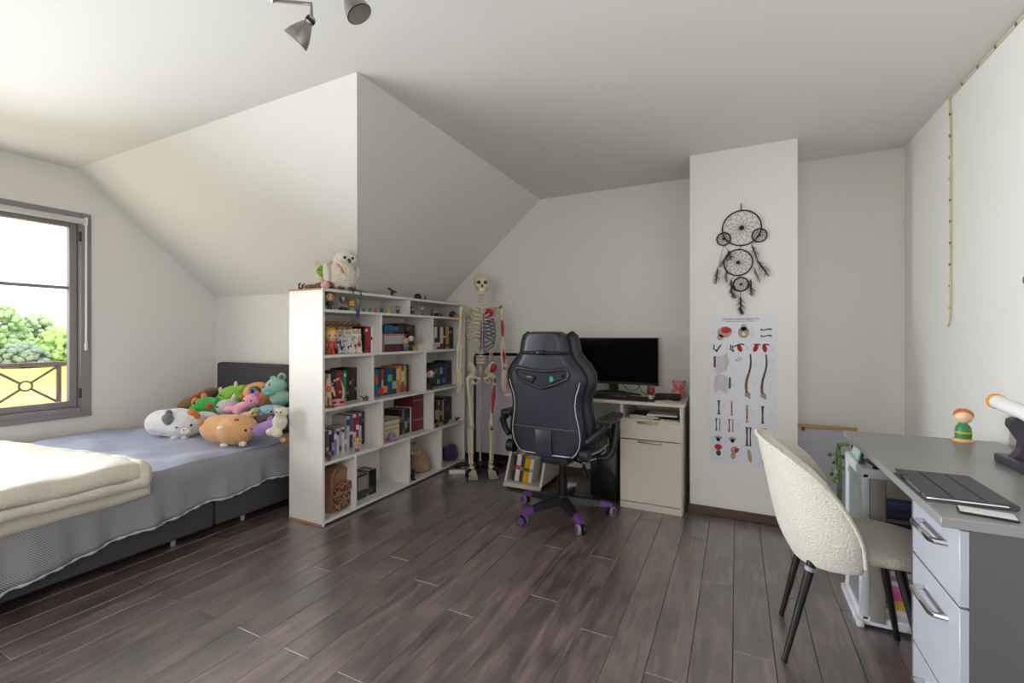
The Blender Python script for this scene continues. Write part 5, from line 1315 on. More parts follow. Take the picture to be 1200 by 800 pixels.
# under-seat gear
GP('mechanism', MB().rbox(-.09, .09, -.14, .14, .36, .41, .012), BLACK)
lv = GP('lever', MB().tube([(.05, -.02, .385), (.17, -.06, .375), (.2, -.10, .34)], .007, 8), BLACKM)
part('lever_grip', MB().tube([(.18, -.08, .362), (.215, -.12, .31)], [.012, .017], 8, flat=.6), BLACK, lv)
GP('gas_lift', MB().cyl((0, 0, .09), (0, 0, .25), .033, .031).cyl((0, 0, .25), (0, 0, .37), .022), BLACKM)
hub = GP('base_hub', MB().lathe([(.045, .075), (.05, .10), (.042, .125), (.034, .135)], n=20), BLACK)
TIPV = mat('base_black_gloss', (34, 34, 40), .3)
for k in range(5):
    a = R(-118 + 72 * k)
    d = Vector((math.cos(a), math.sin(a), 0)); n = Vector((-d.y, d.x, 0))
    def sec(r, wz, z0, z1): return [d * r + n * wz + Vector((0, 0, z0)), d * r - n * wz + Vector((0, 0, z0)), d * r - n * wz * .7 + Vector((0, 0, z1)), d * r + n * wz * .7 + Vector((0, 0, z1))]
    rings = [sec(.03, .034, .075, .125), sec(.16, .026, .07, .112), sec(.245, .021, .066, .098)]
    def loft(rs):
        mb = MB(); vs = [p_ for q_ in rs for p_ in q_]; fs = [(0, 1, 2, 3), tuple(4 * (len(rs) - 1) + i for i in (3, 2, 1, 0))]
        for j in range(len(rs) - 1):
            for i in range(4): fs.append((j * 4 + i, j * 4 + (i + 1) % 4, (j + 1) * 4 + (i + 1) % 4, (j + 1) * 4 + i))
        return mb.add(vs, fs)
    leg = GP('base_arm', loft(rings), TIPV)
    part('purple_tip', loft([sec(.243, .0225, .064, .0995), sec(.29, .021, .062, .093), sec(.322, .018, .06, .084)]), PURP, leg)
    ca = a + .5 + k
    cd = Vector((math.cos(ca), math.sin(ca), 0)); c0 = d * .315
    cs = GP('caster', MB().cyl(c0 + Vector((0, 0, .03)), c0 + Vector((0, 0, .066)), .010), BLACKM)
    for s in (-1, 1):
        q_ = c0 + cd * (s * .016) + Vector((0, 0, .03))
        part('wheel', MB().cyl(q_ - cd * .009, q_ + cd * .009, .030, n=18), mat('wheel_grey', (150, 146, 150), .4) if s < 0 else BLACK, cs)
        part('wheel_hub', MB().cyl(q_ + cd * (s * .009), q_ + cd * (s * .011), .024, n=16), PURP, cs)

# ------------------------------------------------------------------ cream fleece dining chair at the grey desk
TED = mat('cream_teddy_fleece', (212, 205, 191), .95, bump=.6, bscale=150, var=.06, vscale=18, sheen=.35)
TEDS = TED
fc = thing('fleece_chair', 'cream fleece shell chair with black tapered legs at the grey desk', 'chair', (.37, 2.06, 0), 0)
def shell(phi, t, inner):
    """phi: angle from the rear (-x), t: 0 bottom .. 1 top"""
    a = abs(phi) / R(94)
    ztop = .41 + .385 * max(0, 1 - a ** 2.1) ** .62
    zbot = .345 + .03 * a ** 2
    z = zbot + (ztop - zbot) * t
    rr = .215 + .085 * (z - .38) / .42 * (1 - .5 * a * a) - .035 * (1 - min(1, (z - zbot) / .16)) ** 2
    rr -= inner * .055
    edge = 0
    return Vector((-rr * 1.0 * math.cos(phi) - .0, rr * 1.02 * math.sin(phi), z))
mb = MB(); NU, NT = 36, 14
vs = []
for inn in (0, 1):
    for j in range(NT + 1):
        for i in range(NU + 1):
            ph = R(-94 + 188 * i / NU)
            vs.append(shell(ph, j / NT, inn))
K = (NT + 1) * (NU + 1); fs = []
for inn in (0, 1):
    for j in range(NT):
        for i in range(NU):
            fs.append([inn * K + j * (NU + 1) + i + d_ for d_ in (0, 1)] + [inn * K + (j + 1) * (NU + 1) + i + d_ for d_ in (1, 0)])
for j in range(NT):
    for i in (0, NU): fs.append([j * (NU + 1) + i, (j + 1) * (NU + 1) + i, K + (j + 1) * (NU + 1) + i, K + j * (NU + 1) + i])
for i in range(NU):
    for j in (0, NT): fs.append([j * (NU + 1) + i, j * (NU + 1) + i + 1, K + j * (NU + 1) + i + 1, K + j * (NU + 1) + i])
mb.add(vs, fs)
o = part('backrest', mb, TED, fc, sharp=180)
q = o.modifiers.new('round', 'REMESH'); q.mode = 'VOXEL'; q.voxel_size = .009; q.use_smooth_shade = True
q = o.modifiers.new('soft', 'SMOOTH'); q.iterations = 8; q.factor = .5
seam = [shell(R(-94 + 188 * i / 60), 1, .0) for i in range(61)]
part('seam_piping', MB().tube(seam, .007, 8), TED, o, sharp=80)
blob('seat', [((.07, 0, .435), (.18, .195, .05)), ((.12, 0, .432), (.16, .18, .05)), ((-.04, 0, .425), (.13, .155, .045))], TED, fc, .010, 6)
LEGM = mat('black_leg', (26, 25, 27), .3)
for sx, sy, ex, ey in ((-1, -1, -.215, -.145), (-1, 1, -.2, .17), (1, -1, .20, -.165), (1, 1, .19, .185)):
    tp = Vector((.12 * sx, .12 * sy, .40)); ft = Vector((ex, ey, 0))
    lg = part('leg', MB().tube([tp, ft], [.0165, .009], 12), LEGM, fc)
    part('foot_cap', MB().tube([ft, ft + (tp - ft).normalized() * .012], .0105, 10), BLACK, lg)
    if sx < 0: part('ferrule', MB().tube([tp + (ft - tp) * .12, tp + (ft - tp) * .155], .0172, 12), mat('ferrule_grey', (150, 150, 152), .4), lg)

# ------------------------------------------------------------------ grey desk against the right wall
GREY = mat('grey_laminate', (134, 133, 133), .32, var=.03, coat=.1)
GREYD = mat('grey_carcass', (84, 82, 82), .45, var=.03)
GREYF = mat('drawer_grey', (170, 171, 180), .35, var=.02)
gd = thing('grey_desk', 'grey laminate desk with three drawers against the right wall', 'desk', (.67, 1.93, 0))
def DK(name, mb, m, par=None, **k):
    o = part(name, mb, m, par if par else gd, **k)
    if par is None: o.location = (-.67, -1.93, 0)
    return o
GX0, GX1, GY0, GY1, GT = .425, .925, 1.385, 2.46, .76
DK('top', MB().rbox(GX0, GX1, GY0, GY1, GT - .024, GT, .002, 1), GREY)
ax0, ay0, ay1 = .478, 1.392, 1.722
DK('end_panel', MB().box(ax0, GX1 - .02, ay0, ay0 + .018, 0, GT - .024), GREYD, smooth=False)
DK('inner_panel', MB().rbox(ax0 - .016, GX1 - .02, ay1 - .016, ay1, 0, GT - .024, .001, 1), GREYD)
DK('back_panel', MB().box(GX1 - .036, GX1 - .02, ay0 + .018, ay1 - .016, 0, GT - .024), GREYD, smooth=False)
DK('cabinet_floor', MB().box(ax0, GX1 - .036, ay0 + .018, ay1 - .016, .02, .036), GREYD, smooth=False)
DK('leg_panel', MB().rbox(.80, GX1 - .02, GY1 - .03, GY1 - .012, 0, GT - .024, .001, 1), GREYD)
DK('modesty_panel', MB().box(GX1 - .036, GX1 - .02, ay1, GY1 - .03, .35, GT - .024), GREYD, smooth=False)
for z0, z1 in ((.556, .732), (.300, .550), (.040, .294)):
    d_ = DK('drawer', MB().rbox(ax0 - .018, ax0, ay0 + .001, ay1 - .02, z0, z1, .0015, 1), GREYF)
    zh = z1 - .058; ya, yb_ = 1.462, 1.612
    part('handle', MB().tube([(ax0 - .016, ya, zh), (ax0 - .04, ya + .004, zh), (ax0 - .046, ya + .014, zh), (ax0 - .046, yb_ - .014, zh), (ax0 - .04, yb_ - .004, zh), (ax0 - .016, yb_, zh)], .0078, 8), CHROME, d_)
# leather tablet folder and phone
t = thing('tablet_folio', 'slim tablet in a dark grey folio cover on the grey desk', 'tablet', (.515, 1.63, GT), 0)
def quad_slab(pts, z0, z1): return MB().prism(pts, z0, z1, 'z')
part('tablet', MB().rbox(-.082, .078, -.125, .125, .002, .011, .004), CHROME, t)
cv = DX_ = mat('folio_grey', (66, 66, 68), .6, bump=.1, bscale=250)
part('cover_panel', MB().rbox(-.084, -.03, -.128, .128, .0112, .016, .0015, 1), cv, t)
part('cover_panel', MB().rbox(-.028, .03, -.128, .128, .0112, .016, .0015, 1), cv, t)
part('cover_panel', MB().rbox(.032, .082, -.128, .128, .0112, .016, .0015, 1), cv, t)
part('back_cover', MB().rbox(-.086, .082, -.129, .129, 0, .003, .001, 1), cv, t)
part('spine', MB().tube([(.082, -.128, .008), (.082, .128, .008)], .008, 10), cv, t)
part('clasp', MB().rbox(-.088, -.07, .05, .075, .004, .0175, .002), BLACK, t)
part('camera_port', MB().cyl((-.0835, -.085, .0065), (-.0815, -.085, .0065), .003), BLACK, t)
t = thing('phone', 'white-faced phone lying half under the tablet folio', 'phone', (.525, 1.445, GT), 78)
part('body', MB().rbox(-.024, .024, -.05, .05, 0, .006, .003), BLACK, t)
part('screen', MB().rbox(-.022, .022, -.047, .047, .0055, .0067, .0005, 1), ramp_mat('phone_print', [(0, (216, 214, 214)), (.62, (226, 222, 222)), (.7, (208, 120, 80))], 60, .3), t)
# figurine on its round wooden base
t = thing('green_peg_doll', 'small green wooden peg doll on a round base on the grey desk', 'figurine', (.805, 2.405, GT), 0)
part('base', MB().lathe([(.031, 0), (.034, .004), (.032, .012), (.028, .014)], n=24), mat('pale_wood', (222, 170, 120), .5, var=.1), t)
part('body', MB().lathe([(.024, .014), (.026, .035), (.022, .06), (.012, .074)], n=18), toy((46, 132, 74)), t)
part('head', MB().ell((0, 0, .098), (.028, .028, .027)), toy((236, 196, 164)), t)
part('hair', MB().ell((.003, .006, .106), (.031, .028, .025)), toy((196, 108, 52)), t)
part('belt', MB().lathe([(.0262, .034), (.0265, .042)], n=18), toy((206, 160, 60)), t)
# telescope
t = thing('telescope', 'white toy telescope with an orange rim on a dark purple-black fork mount', 'telescope', (.82, 2.02, GT), 0)
MNT = mat('mount_purple_black', (52, 46, 56), .4)
part('mount_base', MB().rbox(-.045, .085, -.12, .07, 0, .028, .006), MNT, t)
fk = [(-.03, .026), (-.012, .05), (-.008, .08), (-.022, .105), (-.036, .13), (-.034, .15), (-.02, .158), (-.006, .15), (.004, .158), (.02, .17), (.04, .16), (.055, .12), (.06, .07), (.075, .026)]
part('fork', MB().prism(fk, -.012, .02, 'y'), MNT, t)
ax = Vector((.03, -.99, -.10)).normalized(); p0 = Vector((.0, .16, .188))
part('tube', MB().tube([p0, p0 + ax * .42], .024, 20), mat('scope_white', (232, 230, 228), .35), t)
part('rim', MB().tube([p0 - ax * .014, p0 + ax * .004], .0268, 20), toy((232, 158, 54)), t)
part('lens', MB().cyl(p0 - ax * .0145, p0 - ax * .0142, .022), mat('lens_dark', (70, 70, 80), .1), t)
part('finder', MB().rbox(-.014, .014, -.1, .1, -.012, .012, .004, M=Matrix.Translation(p0 + ax * .21 + Vector((.03, 0, .035))) @ Matrix.Rotation(R(9), 4, 'X')), mat('finder_grey', (150, 148, 140), .5), t)

# ------------------------------------------------------------------ drawer tower, papers, vine and board beyond the desk
TWX0, TWX1, TWY0, TWY1, TWZ = .452, .79, 2.275, 2.585, .645
tw = thing('storage_tower', 'white plastic storage tower under the far end of the grey desk', 'storage tower', ((TWX0 + TWX1) / 2, (TWY0 + TWY1) / 2, 0))
PLA = mat('white_plastic', (216, 218, 224), .4, var=.02); PLT = mat('taupe_plastic', (150, 143, 136), .5); INS = mat('smoky_panel', (128, 132, 130), .3)
def TP(name, mb, m=PLA, **k):
    o = part(name, mb, m, tw, **k); o.location = tuple(-c for c in tw.location); return o
for z in (0.012, .31, TWZ - .045):
    TP('tray', MB().rbox(TWX0, TWX1, TWY0 + .004, TWY1, z, z + (.04 if z < .6 else .045), .008), PLA)
TP('foot_rail', MB().rbox(TWX0 - .014, TWX0 + .012, TWY0 - .004, TWY1 + .004, 0, .03, .006), PLA)
for y in (TWY0 + .004, TWY1 - .044):
    TP('post', MB().rbox(TWX0 + .001, TWX0 + .03, y, y + .04, .03, TWZ - .02, .006), PLA)
    TP('post', MB().rbox(TWX1 - .03, TWX1, y, y + .04, .03, TWZ - .02, .006), PLA)
for z0, z1 in ((.05, .312), (.348, .612)):
    TP('side_inset', MB().rbox(TWX0 + .008, TWX0 + .014, TWY0 + .044, TWY1 - .044, z0, z1, .002, 1), INS)
    TP('gusset', MB().prism([(TWY0 + .044, z1), (TWY0 + .09, z1), (TWY0 + .044, z1 - .05)], TWX0 + .002, TWX0 + .012, 'x'), PLA)
    TP('gusset', MB().prism([(TWY1 - .044, z1), (TWY1 - .09, z1), (TWY1 - .044, z1 - .05)], TWX0 + .002, TWX0 + .012, 'x'), PLA)
TP('front_stile', MB().rbox(TWX0 + .03, TWX0 + .08, TWY0, TWY0 + .016, .03, TWZ - .04, .003), PLT)
TP('front_rail', MB().rbox(TWX0 + .081, TWX1 - .03, TWY0 + .001, TWY0 + .016, TWZ - .11, TWZ - .04, .003), PLT)
def stack(z, n, x0, x1, cols, desc, group, h=.014):
    prev = 'the tray'
    for i in range(n):
        c = cols[i % len(cols)]; j = rnd.uniform(-.006, .006)
        o = thing('magazine', '%s magazine on %s %s' % (cname(c), prev, desc), 'magazine', ((x0 + x1) / 2 + j, (TWY0 + TWY1) / 2 - .02, z), 0, group)
        hw_ = (x1 - x0) / 2 - .012
        part('cover', MB().box(-hw_, hw_, -.12, .12, h - .003, h).box(-hw_, hw_, -.12, .12, 0, .002).box(-hw_, hw_, -.1215, -.12, 0, h), paper(c), o, smooth=False)
        part('pages', MB().box(-hw_ + .002, hw_ - .002, -.119, .118, .002, h - .003), PAGES, o, smooth=False)
        z += h; prev = 'a %s one' % cname(c)
stack(.352, 14, .525, .765, [(40, 38, 46), (70, 66, 78), (36, 34, 40), (98, 92, 102), (34, 34, 40), (48, 44, 60), (120, 110, 116), (40, 38, 46), (56, 54, 84), (38, 38, 52), (66, 70, 110), (46, 90, 120), (60, 60, 84)], 'in the upper stack of the storage tower', 'magazines in the upper tower bay')
stack(.054, 11, .525, .765, [(196, 194, 196), (222, 216, 208), (206, 176, 84), (214, 160, 66), (216, 86, 150), (206, 96, 168), (224, 120, 170), (226, 222, 220), (150, 146, 150), (210, 208, 208), (120, 118, 126)], 'in the lower stack of the storage tower', 'magazines in the lower tower bay', .019)
t = thing('picture_folder', 'dark-bound folder with mint and pink cover standing on the storage tower', 'folder', (.470, 2.44, TWZ), 0, rot=(0, R(12), R(-4)))
part('binding', MB().box(-.005, .003, -.105, .105, 0, .085), toy((44, 84, 82)), t, smooth=False)
part('cover_sheet', MB().box(-.008, -.005, -.09, .10, .006, .083), ramp_mat('mint_pink_print', [(0, (178, 220, 206)), (.56, (190, 226, 212)), (.62, (232, 120, 160))], 16, .4), t, smooth=False)
t = thing('black_notebook', 'black notebook lying on the storage tower', 'notebook', (.56, 2.34, TWZ), 8)
part('cover', MB().rbox(-.08, .08, -.06, .06, 0, .016, .003), BLACK, t)
part('pages', MB().box(-.0805, .078, -.057, .057, .003, .013), PAGES, t, smooth=False)
# vine
t = thing('trailing_vine', 'artificial green vine trailing down the back of the storage tower', 'plant', (.455, 2.60, .635))
VINE = toy((70, 88, 50)); LEAF = mat('leaf_green', (82, 108, 56), .55, var=.25, vscale=30)
for k in range(3):
    pts = [(.0 + .02 * k - .02, .0 + .008 * k, .03), (-.02, .0, .03), (-.032 + .006 * k, -.005 * k, .0), (-.032 + .008 * k, -.012, -.10), (-.028 + .006 * k, -.008, -.22), (-.034 + .008 * k, -.012, -.30 + .02 * k)]
    part('stem', MB().tube(pts, .003, 6), VINE, t)
lm = MB().add([(0, 0, 0), (.012, .002, .012), (.026, 0, 0), (.012, .002, -.012), (.012, -.002, .0)], [(0, 1, 4), (1, 2, 4), (2, 3, 4), (3, 0, 4), (0, 3, 2, 1)]).mesh('leaf')
for k in range(46):
    z = .035 - .335 * rnd.random()
    link('leaf', lm, LEAF, t, (-.03 + rnd.uniform(-.016, .02), -.006 + rnd.uniform(-.02, .02), z), (rnd.uniform(-.6, .6), rnd.uniform(0, 1.2), rnd.uniform(0, 6.28)))
for k in range(12):
    link('leaf', lm, LEAF, t, (rnd.uniform(-.02, .05), rnd.uniform(-.05, .02), .03 + rnd.uniform(0, .012)), (rnd.uniform(-.6, .6), rnd.uniform(-.5, .5), rnd.uniform(0, 6.28)))
# whiteboard leaning in the alcove
t = thing('whiteboard', 'grey-white board in a thin wooden frame leaning in the alcove', 'board', (.53, 3.60, 0), 0, rot=(R(-8), 0, 0))
WOODF = mat('frame_pine', (190, 146, 96), .5, var=.15, vscale=14)
for a, b, c, d in ((-.175, .18, .555, .58), (-.175, .18, 0, .022), (-.175, -.157, .022, .555), (.162, .18, .022, .555)):
    part('frame_rail', MB().rbox(a, b, -.012, .006, c, d, .003), WOODF, t)
part('board_face', MB().box(-.158, .163, -.004, .004, .02, .557), mat('board_grey', (190, 190, 198), .25, coat=.4), t, smooth=False)
part('magnet', MB().rbox(-.13, -.112, -.018, -.004, .535, .56, .004), toy((120, 34, 36)), t)

# ------------------------------------------------------------------ light strip on the right wall
LED = mat('led_strip', (206, 196, 160), .45); 
t = thing('led_strip', 'adhesive light strip along the wall top with one end hanging down', 'light strip', (XR, 3.0, ZC))
part('ceiling_run', MB().box(-.004, 0, -5.0, 0, -.016, -.006), LED, t, smooth=False)
hang = [(-.004, .0, -.012), (-.008, .012, -.02), (-.006, .004, -.15), (-.009, -.004, -.45), (-.007, .002, -.8), (-.009, -.003, -1.05), (-.008, .004, -1.12), (-.012, .012, -1.16)]
part('hanging_run', MB().tube(hang, .0055, 6, flat=.4), LED, t)
dm = MB().rbox(-.0035, .0035, -.004, .004, -.006, .006, .001, 1).mesh('diode'); DM = toy((120, 104, 70))
for k in range(22): link('diode', dm, DM, t, (-.005, -.12 - k * .155, -.011))
for k in range(10): link('diode', dm, DM, t, (-.011, .002 * math.sin(k), -.10 - k * .107))
t = thing('wall_hook', 'small dark hook with a ring high on the right wall', 'hook', (XR, 2.335, 1.385))
part('plate', MB().rbox(-.006, 0, -.010, .010, .015, .045, .002), BLACK, t)
part('ring', MB().tube(arc((-.012, 0, .0), .014, 0, 345, 16, 'yz'), .003, 6, closed=True), STEEL, t)

# ------------------------------------------------------------------ dreamcatcher on the chimney
DC = mat('dream_black', (30, 27, 28), .7); FEA = mat('feather_black', (28, 26, 30), .9, var=.3, vscale=60, sheen=.2); WEB = mat('web_thread', (96, 84, 76), .8)
YC = CHY - .010
def cpx(px, py): 
    p_ = at(px, py, Y=YC); return p_.x, p_.z
t = thing('dreamcatcher', 'black dreamcatcher of five hoops with dark feathers on the chimney wall', 'dreamcatcher', (cpx(868, 267)[0], YC, cpx(868, 267)[1]))
ox, oz = t.location.x, t.location.z
def L(px, py): a, b = cpx(px, py); return a - ox, b - oz
for (px, py, rpx) in ((869, 267, 20.5), (865, 307.5, 15.2), (868.2, 333, 8), (848, 280, 7.4), (890, 275.5, 7.6)):
    cx, cz = L(px, py); rr = rpx / 183.5
    hoop = part('hoop', MB().tube([(cx + rr * math.cos(R(a)), 0, cz + rr * math.sin(R(a))) for a in range(0, 360, 10)], .0042, 8, closed=True), DC, t)
    web = MB(); n = 12 if rpx > 10 else 8
    for ring in range(4):
        r0, r1 = rr * (1 - ring * .21), rr * (1 - (ring + 1) * .21)
        for k in range(n):
            a0 = 2 * math.pi * (k + .5 * ring) / n; a1 = a0 + math.pi / n; a2 = a0 + 2 * math.pi / n
            p_ = [(cx + r0 * math.cos(a0), 0, cz + r0 * math.sin(a0)), (cx + r1 * math.cos(a1), 0, cz + r1 * math.sin(a1)), (cx + r0 * math.cos(a2), 0, cz + r0 * math.sin(a2))]
            web.tube(p_, .0009, 4)
    part('web', web, WEB, hoop)
    part('bead', MB().ell((cx, -.003, cz), rr * .11 + .003, n=10, k=8), DC, hoop)
part('hanging_loop', MB().tube([(*L(868.5, 239)[:1], 0, L(868.5, 239)[1]), (*L(868.5, 247)[:1], 0, L(868.5, 247)[1])], .0032, 6), DC, t)
part('nail', MB().cyl((L(868.5, 239)[0], -.008, L(868.5, 239)[1]), (L(868.5, 239)[0], .012, L(868.5, 239)[1]), .004), STEEL, t)
for a, b in (((869, 287), (866, 292.5)), ((866, 322.5), (867.5, 325)), ((868, 341), (868, 346))):
    part('cord', MB().tube([(L(*a)[0], 0, L(*a)[1]), (L(*b)[0], 0, L(*b)[1])], .002, 6), DC, t)
def feather(a, b, w_):
    p0, p1 = Vector((L(*a)[0], -.004, L(*a)[1])), Vector((L(*b)[0], -.006, L(*b)[1]))
    d = p1 - p0; Ln = d.length; d.normalize(); n = Vector((-d.z, 0, d.x))
    g = part('feather', MB().tube([p0, p0 + d * Ln * .25, p0 + d * Ln * .5, p0 + d * Ln * .8, p1], [.0016, w_ * .55, w_ * .62, w_ * .4, .001], 8, flat=.35), FEA, t, sharp=80)
    br = MB(); rr = random.Random(int(a[0] * 7 + b[1]))
    for k in range(18):
        s = rr.choice((-1, 1)); q0 = p0 + d * Ln * (.12 + .8 * k / 18); wd = w_ * (.8 + .5 * rr.random()) * math.sin(math.pi * (.15 + .75 * k / 18))
        br.tube([q0, q0 + n * s * wd + d * wd * .9], [.0016, .0005], 4)
    part('barbs', br, FEA, g)
for a, b, w_ in (((853, 292), (857, 305), .018), ((856, 293), (843, 315), .017), ((841, 312), (839, 334), .022), ((880, 285), (888, 305), .018), ((885, 302), (902, 325), .026), ((883, 312), (891, 332), .014), ((851, 316), (851, 332), .014), ((857, 326), (857, 345), .026), ((857, 340), (862, 350), .02), ((880, 326), (880, 348), .026), ((868, 345), (868, 366), .026), ((866, 360), (869, 369), .018)):
    feather(a, b, w_)
for a, b in (((848, 287), (853, 293)), ((848, 287), (842, 313)), ((890, 283), (881, 286)), ((862, 322), (857, 327)), ((873, 338), (880, 327)), ((853, 300), (851, 317))):
    part('thread', MB().tube([(L(*a)[0], 0, L(*a)[1]), (L(*b)[0], -.002, L(*b)[1])], .0012, 4), DC, t)

# ------------------------------------------------------------------ anatomy poster on the chimney
YP = CHY - .002
pa, pb = at(832, 369.5, Y=YP), at(910, 545, Y=YP)
PX0, PX1, PZ1, PZ0 = pa.x, pb.x, 1.313, .352
PWd, PHt = PX1 - PX0, PZ1 - PZ0
po = thing('anatomy_poster', 'white chart of bones with red muscle marks on the chimney wall', 'poster', (PX0, YP, PZ0))
part('sheet', MB().box(0, PWd, -.0008, .0022, 0, PHt), mat('poster_paper', (222, 222, 230), .45, var=.01), po, smooth=False)
INK = mat('print_bone', (172, 152, 132), .6, var=.3, vscale=80); INKD = mat('print_dark', (70, 62, 60), .6); INR = mat('print_red', (190, 28, 38), .6); INL = mat('print_text_grey', (188, 194, 198), .6); INB = mat('print_title', (58, 48, 74), .6)
def U(x, y): return Vector((x * PWd, -.0016, (1 - y) * PHt))    # x right, y down, 0..1
def flat_ell(mb, x, y, rx, ry, rot=0, n=20, yo=0.0):
    c = U(x, y); vs = []
    for k in range(n):
        a = 2 * math.pi * k / n; ex, ez = rx * PWd * math.cos(a), ry * PHt * math.sin(a)
        q_ = R(rot); vs.append((c.x + ex * math.cos(q_) - ez * math.sin(q_), c.y - yo, c.z + ex * math.sin(q_) + ez * math.cos(q_)))
    return mb.add(vs, [tuple(range(n))])
def stroke(mb, pts, w_, yo=0.0):
    P_ = [U(*q_) for q_ in pts]
    if not hasattr(w_, '__len__'): w_ = [w_] * len(P_)
    vs = []
    for i, q_ in enumerate(P_):
        d = (P_[min(i + 1, len(P_) - 1)] - P_[max(i - 1, 0)]).normalized(); n = Vector((-d.z, 0, d.x))
        vs += [q_ + n * w_[i] - Vector((0, yo, 0)), q_ - n * w_[i] - Vector((0, yo, 0))]
    return mb.add(vs, [(2 * i, 2 * i + 1, 2 * i + 3, 2 * i + 2) for i in range(len(P_) - 1)])
def pp(name, mb, m): return part(name, mb, m, po, smooth=False)
for body, size, y, nm in (('LIFE SIZE HUMAN SKELETON', .0165, .029, 'title_lettering'), ('with Muscular Origins and Insertions Shown', .0098, .043, 'subtitle_lettering')):
    me = text_mesh(body, size, nm); o = link(nm, me, INB, po, (PWd * .47, -.0014, (1 - y) * PHt - size * .3), (R(90), 0, 0))
# row of skulls
m = MB(); flat_ell(m, .23, .115, .115, .038, 10); flat_ell(m, .16, .15, .05, .02, 30); pp('printed_skull', m, INK)
m = MB(); flat_ell(m, .255, .103, .078, .021, 4, yo=.0004); pp('printed_muscle', m, INR)
m = MB(); flat_ell(m, .52, .118, .085, .038); flat_ell(m, .52, .085, .045, .022); pp('printed_skull', m, INK)
m = MB(); flat_ell(m, .52, .128, .026, .011, yo=.0004); pp('printed_highlight', m, mat('print_pale', (226, 218, 204), .6))
m = MB(); flat_ell(m, .485, .1, .018, .006, yo=.0004); flat_ell(m, .56, .1, .018, .006, yo=.0004); pp('printed_shadow', m, INKD)
for y in (.098, .14):
    m = MB(); stroke(m, [(.77, y), (.81, y + .006), (.87, y - .002), (.93, y)], [.006, .0035, .0035, .006]); pp('printed_clavicle', m, INKD)
for x, fl in ((.12, 1), (.38, -1)):
    m = MB(); stroke(m, [(x - .07, .225), (x - .02, .245), (x + .03 * fl, .215), (x + .06, .2)], [.004, .006, .005, .003]); stroke(m, [(x - .05, .2), (x - .06, .23), (x, .245)], .004); pp('printed_jaw', m, INKD)
for x, rt in ((.46, 20), (.7, -25), (.83, 10)):
    m = MB(); flat_ell(m, x, .222, .035, .027, rt); pp('printed_scapula', m, INR)
    m = MB(); stroke(m, [(x - .03, .2), (x + .03, .195), (x + .07, .2)], .004); stroke(m, [(x, .2), (x, .24)], .002); pp('printed_bone', m, INKD)
# rib cages
for y0, sg in ((.325, 1), (.465, -1)):
    m = MB()
    for k in range(11):
        yy = y0 - .055 + k * .0105
        stroke(m, [(.06 + .004 * abs(k - 5), yy + .01), (.14, yy + sg * .014), (.23, yy + .004), (.30 - .006 * abs(k - 5), yy - sg * .016)], .0019)
    pp('printed_ribs', m, INK)
    m = MB(); stroke(m, [(.075 if sg > 0 else .31, y0 - .045), (.075 if sg > 0 else .31, y0 + .03)], .006); pp('printed_sternum', m, INKD)
m = MB(); stroke(m, [(.40, .305), (.46, .285), (.50, .29), (.44, .31), (.40, .305)], .0018); pp('printed_rib', m, INKD)
# two spines
for bx, red in ((.60, True), (.83, False)):
    m = MB(); pts = []
    for k in range(25):
        yy = .265 + k * .0104; xx = bx + .02 - .05 * (k / 24) + .02 * math.sin(k / 24 * 6.0)
        w_ = .006 + .005 * k / 24
        stroke(m, [(xx - w_ * 2.2, yy), (xx + w_ * 2.2, yy)], .0042)
        pts.append((xx, yy))
    stroke(m, pts, [.004] * 25); pp('printed_spine', m, INK)
    m = MB(); flat_ell(m, bx - .02, .53, .045, .018, -20); stroke(m, [(bx - .01, .54), (bx + .02, .555)], .005); pp('printed_sacrum', m, INK)
    if red:
        m = MB()
        for k in range(13, 22): stroke(m, [(pts[k][0] - .03, pts[k][1]), (pts[k][0] - .008, pts[k][1])], .0022, yo=.0005)
        pp('printed_muscle', m, INR)
# long bones
def bone(x, y0, y1, w_, red):
    m = MB(); stroke(m, [(x, y0), (x, y0 + .012), (x, (y0 + y1) / 2), (x, y1 - .012), (x, y1)], [w_ * 2.6, w_ * 1.5, w_, w_ * 1.5, w_ * 2.6]); pp('printed_long_bone', m, INKD if not red else INK)
    if red:
        m = MB(); stroke(m, [(x, y0 + .02), (x, y1 - .025)], w_ * .9, yo=.0005); pp('printed_muscle', m, INR)
bone(.14, .578, .675, .004, False); bone(.34, .578, .675, .004, True); bone(.57, .60, .715, .0042, True); bone(.80, .60, .715, .0042, False)
for x in (.10, .155): bone(x, .70, .785, .0026, x > .12)
for x in (.30, .355): bone(x, .70, .785, .0026, x > .31)
for x in (.57, .62): bone(x, .745, .87, .0042 if x < .6 else .003, False)
for x in (.79, .84): bone(x, .745, .86, .0042 if x < .82 else .003, False)
for x in (.13, .35):
    m = MB(); flat_ell(m, x, .845, .03, .012)
    for k in range(5): stroke(m, [(x, .85), (x - .06 + .03 * k, .815 + .005 * abs(k - 2))], .0025)
    pp('printed_hand', m, INKD)
m = MB(); flat_ell(m, .13, .895, .06, .02, 0); pp('printed_muscle', m, INR)
m = MB(); flat_ell(m, .135, .935, .04, .02); pp('printed_hip', m, INKD)
m = MB(); flat_ell(m, .38, .905, .055, .026, -25); flat_ell(m, .36, .945, .04, .022); pp('printed_hip', m, INK)
m = MB(); flat_ell(m, .415, .905, .03, .018, -30, yo=.0005); pp('printed_muscle', m, INR)
m = MB(); flat_ell(m, .61, .935, .03, .045, 8); pp('printed_foot', m, INK)
m = MB(); flat_ell(m, .83, .935, .03, .045, -8); pp('printed_foot', m, INK)
m = MB(); rr = random.Random(11)
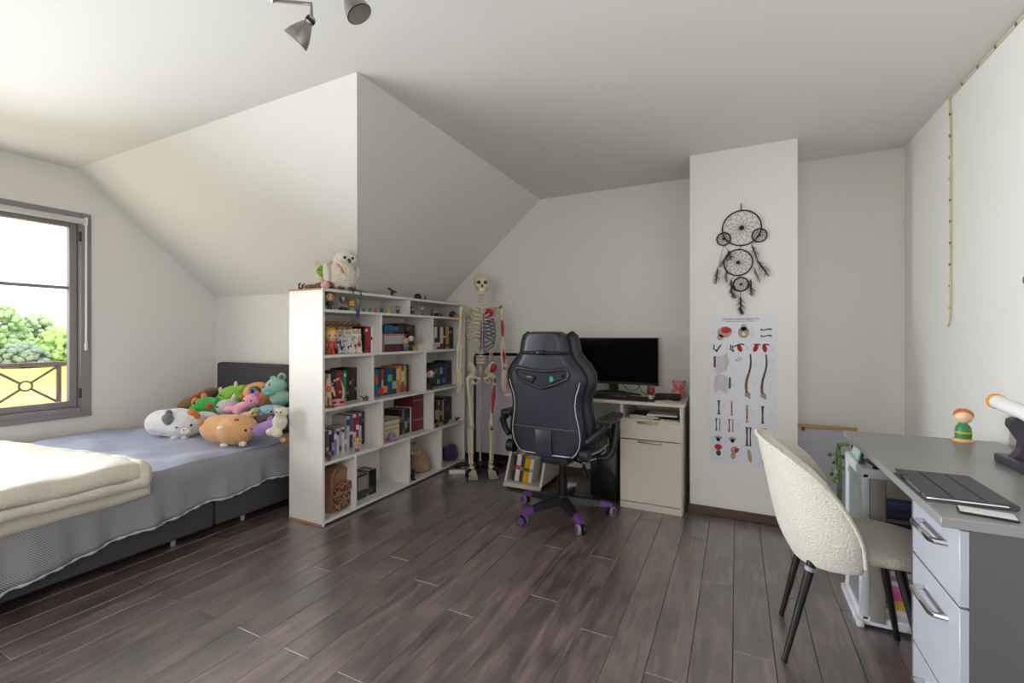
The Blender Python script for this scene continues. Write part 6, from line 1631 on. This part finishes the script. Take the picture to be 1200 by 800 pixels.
for (x, y) in ((.07, .11), (.36, .10), (.66, .10), (.66, .13), (.05, .21), (.27, .22), (.58, .22), (.93, .22), (.36, .36), (.69, .33), (.69, .45), (.93, .30), (.93, .36), (.93, .45), (.36, .47), (.22, .61), (.24, .73), (.44, .73), (.66, .65), (.93, .65), (.05, .84), (.25, .84), (.05, .92), (.25, .94), (.49, .92)):
    for k in range(5): stroke(m, [(x - .03, y + k * .007 - .012), (x + rr.uniform(.0, .03), y + k * .007 - .012)], .0008)
pp('printed_captions', m, INL)['kind'] = 'stuff'

# ------------------------------------------------------------------ ceiling spotlights
sp = thing('ceiling_spotlight', 'brushed steel ceiling spotlight bar with swivel heads', 'ceiling light', (-1.13, .98, ZC), 0)
part('ceiling_plate', MB().lathe([(.055, -.022), (.06, -.012), (.06, 0)], (0, -.12, 0), 24), STEEL, sp)
bar = [Vector((-.30, .06, -.05)), Vector((-.12, -.05, -.045)), Vector((.08, -.13, -.045)), Vector((.28, -.30, -.05))]
part('bar', MB().tube(bar, .009, 10), STEEL, sp)
part('bar_stem', MB().cyl((0, -.12, -.02), (0, -.11, -.05), .01), STEEL, sp)
def spot_head(px, py, dist, tilt, az):
    u, v = (px - 600) / F_PX, (HZ - py) / F_PX
    p = Vector((dist * (-SN + u * CS), dist * (CS + u * SN), CAM_H + dist * v)) - Vector(sp.location)
    M = Matrix.Translation(p) @ Matrix.Rotation(R(az), 4, 'Z') @ Matrix.Rotation(R(tilt), 4, 'Y')
    prof = [(.042, -.055), (.0415, -.05), (.037, -.03), (.028, -.008), (.019, .012), (.014, .02), (.015, .024), (.015, .042), (.011, .046)]
    hd = part('lamp_head', MB().lathe(prof, n=28, M=M), STEEL, sp)
    part('reflector', MB().lathe([(.038, -.0562), (.02, -.0556), (.005, -.0555)], n=20, M=M), mat('reflector', (210, 206, 198), .2, metal=.8), hd)
    part('collar', MB().lathe([(.0158, .026), (.0158, .038)], n=20, M=M), mat('collar_dark', (48, 42, 38), .4, metal=.6), hd)
    q0 = M @ Vector((0, 0, .04)); best = min(bar, key=lambda b_: (b_ - q0).length)
    part('swivel_arm', MB().tube([q0, q0 + Vector((0, 0, .05)), Vector((best.x, best.y, best.z))], .006, 8), STEEL, hd)
spot_head(357, 33, 1.56, 38, 22)
spot_head(411, -1, 1.47, -30, 30)
spot_head(520, -60, 1.2, -25, 20)
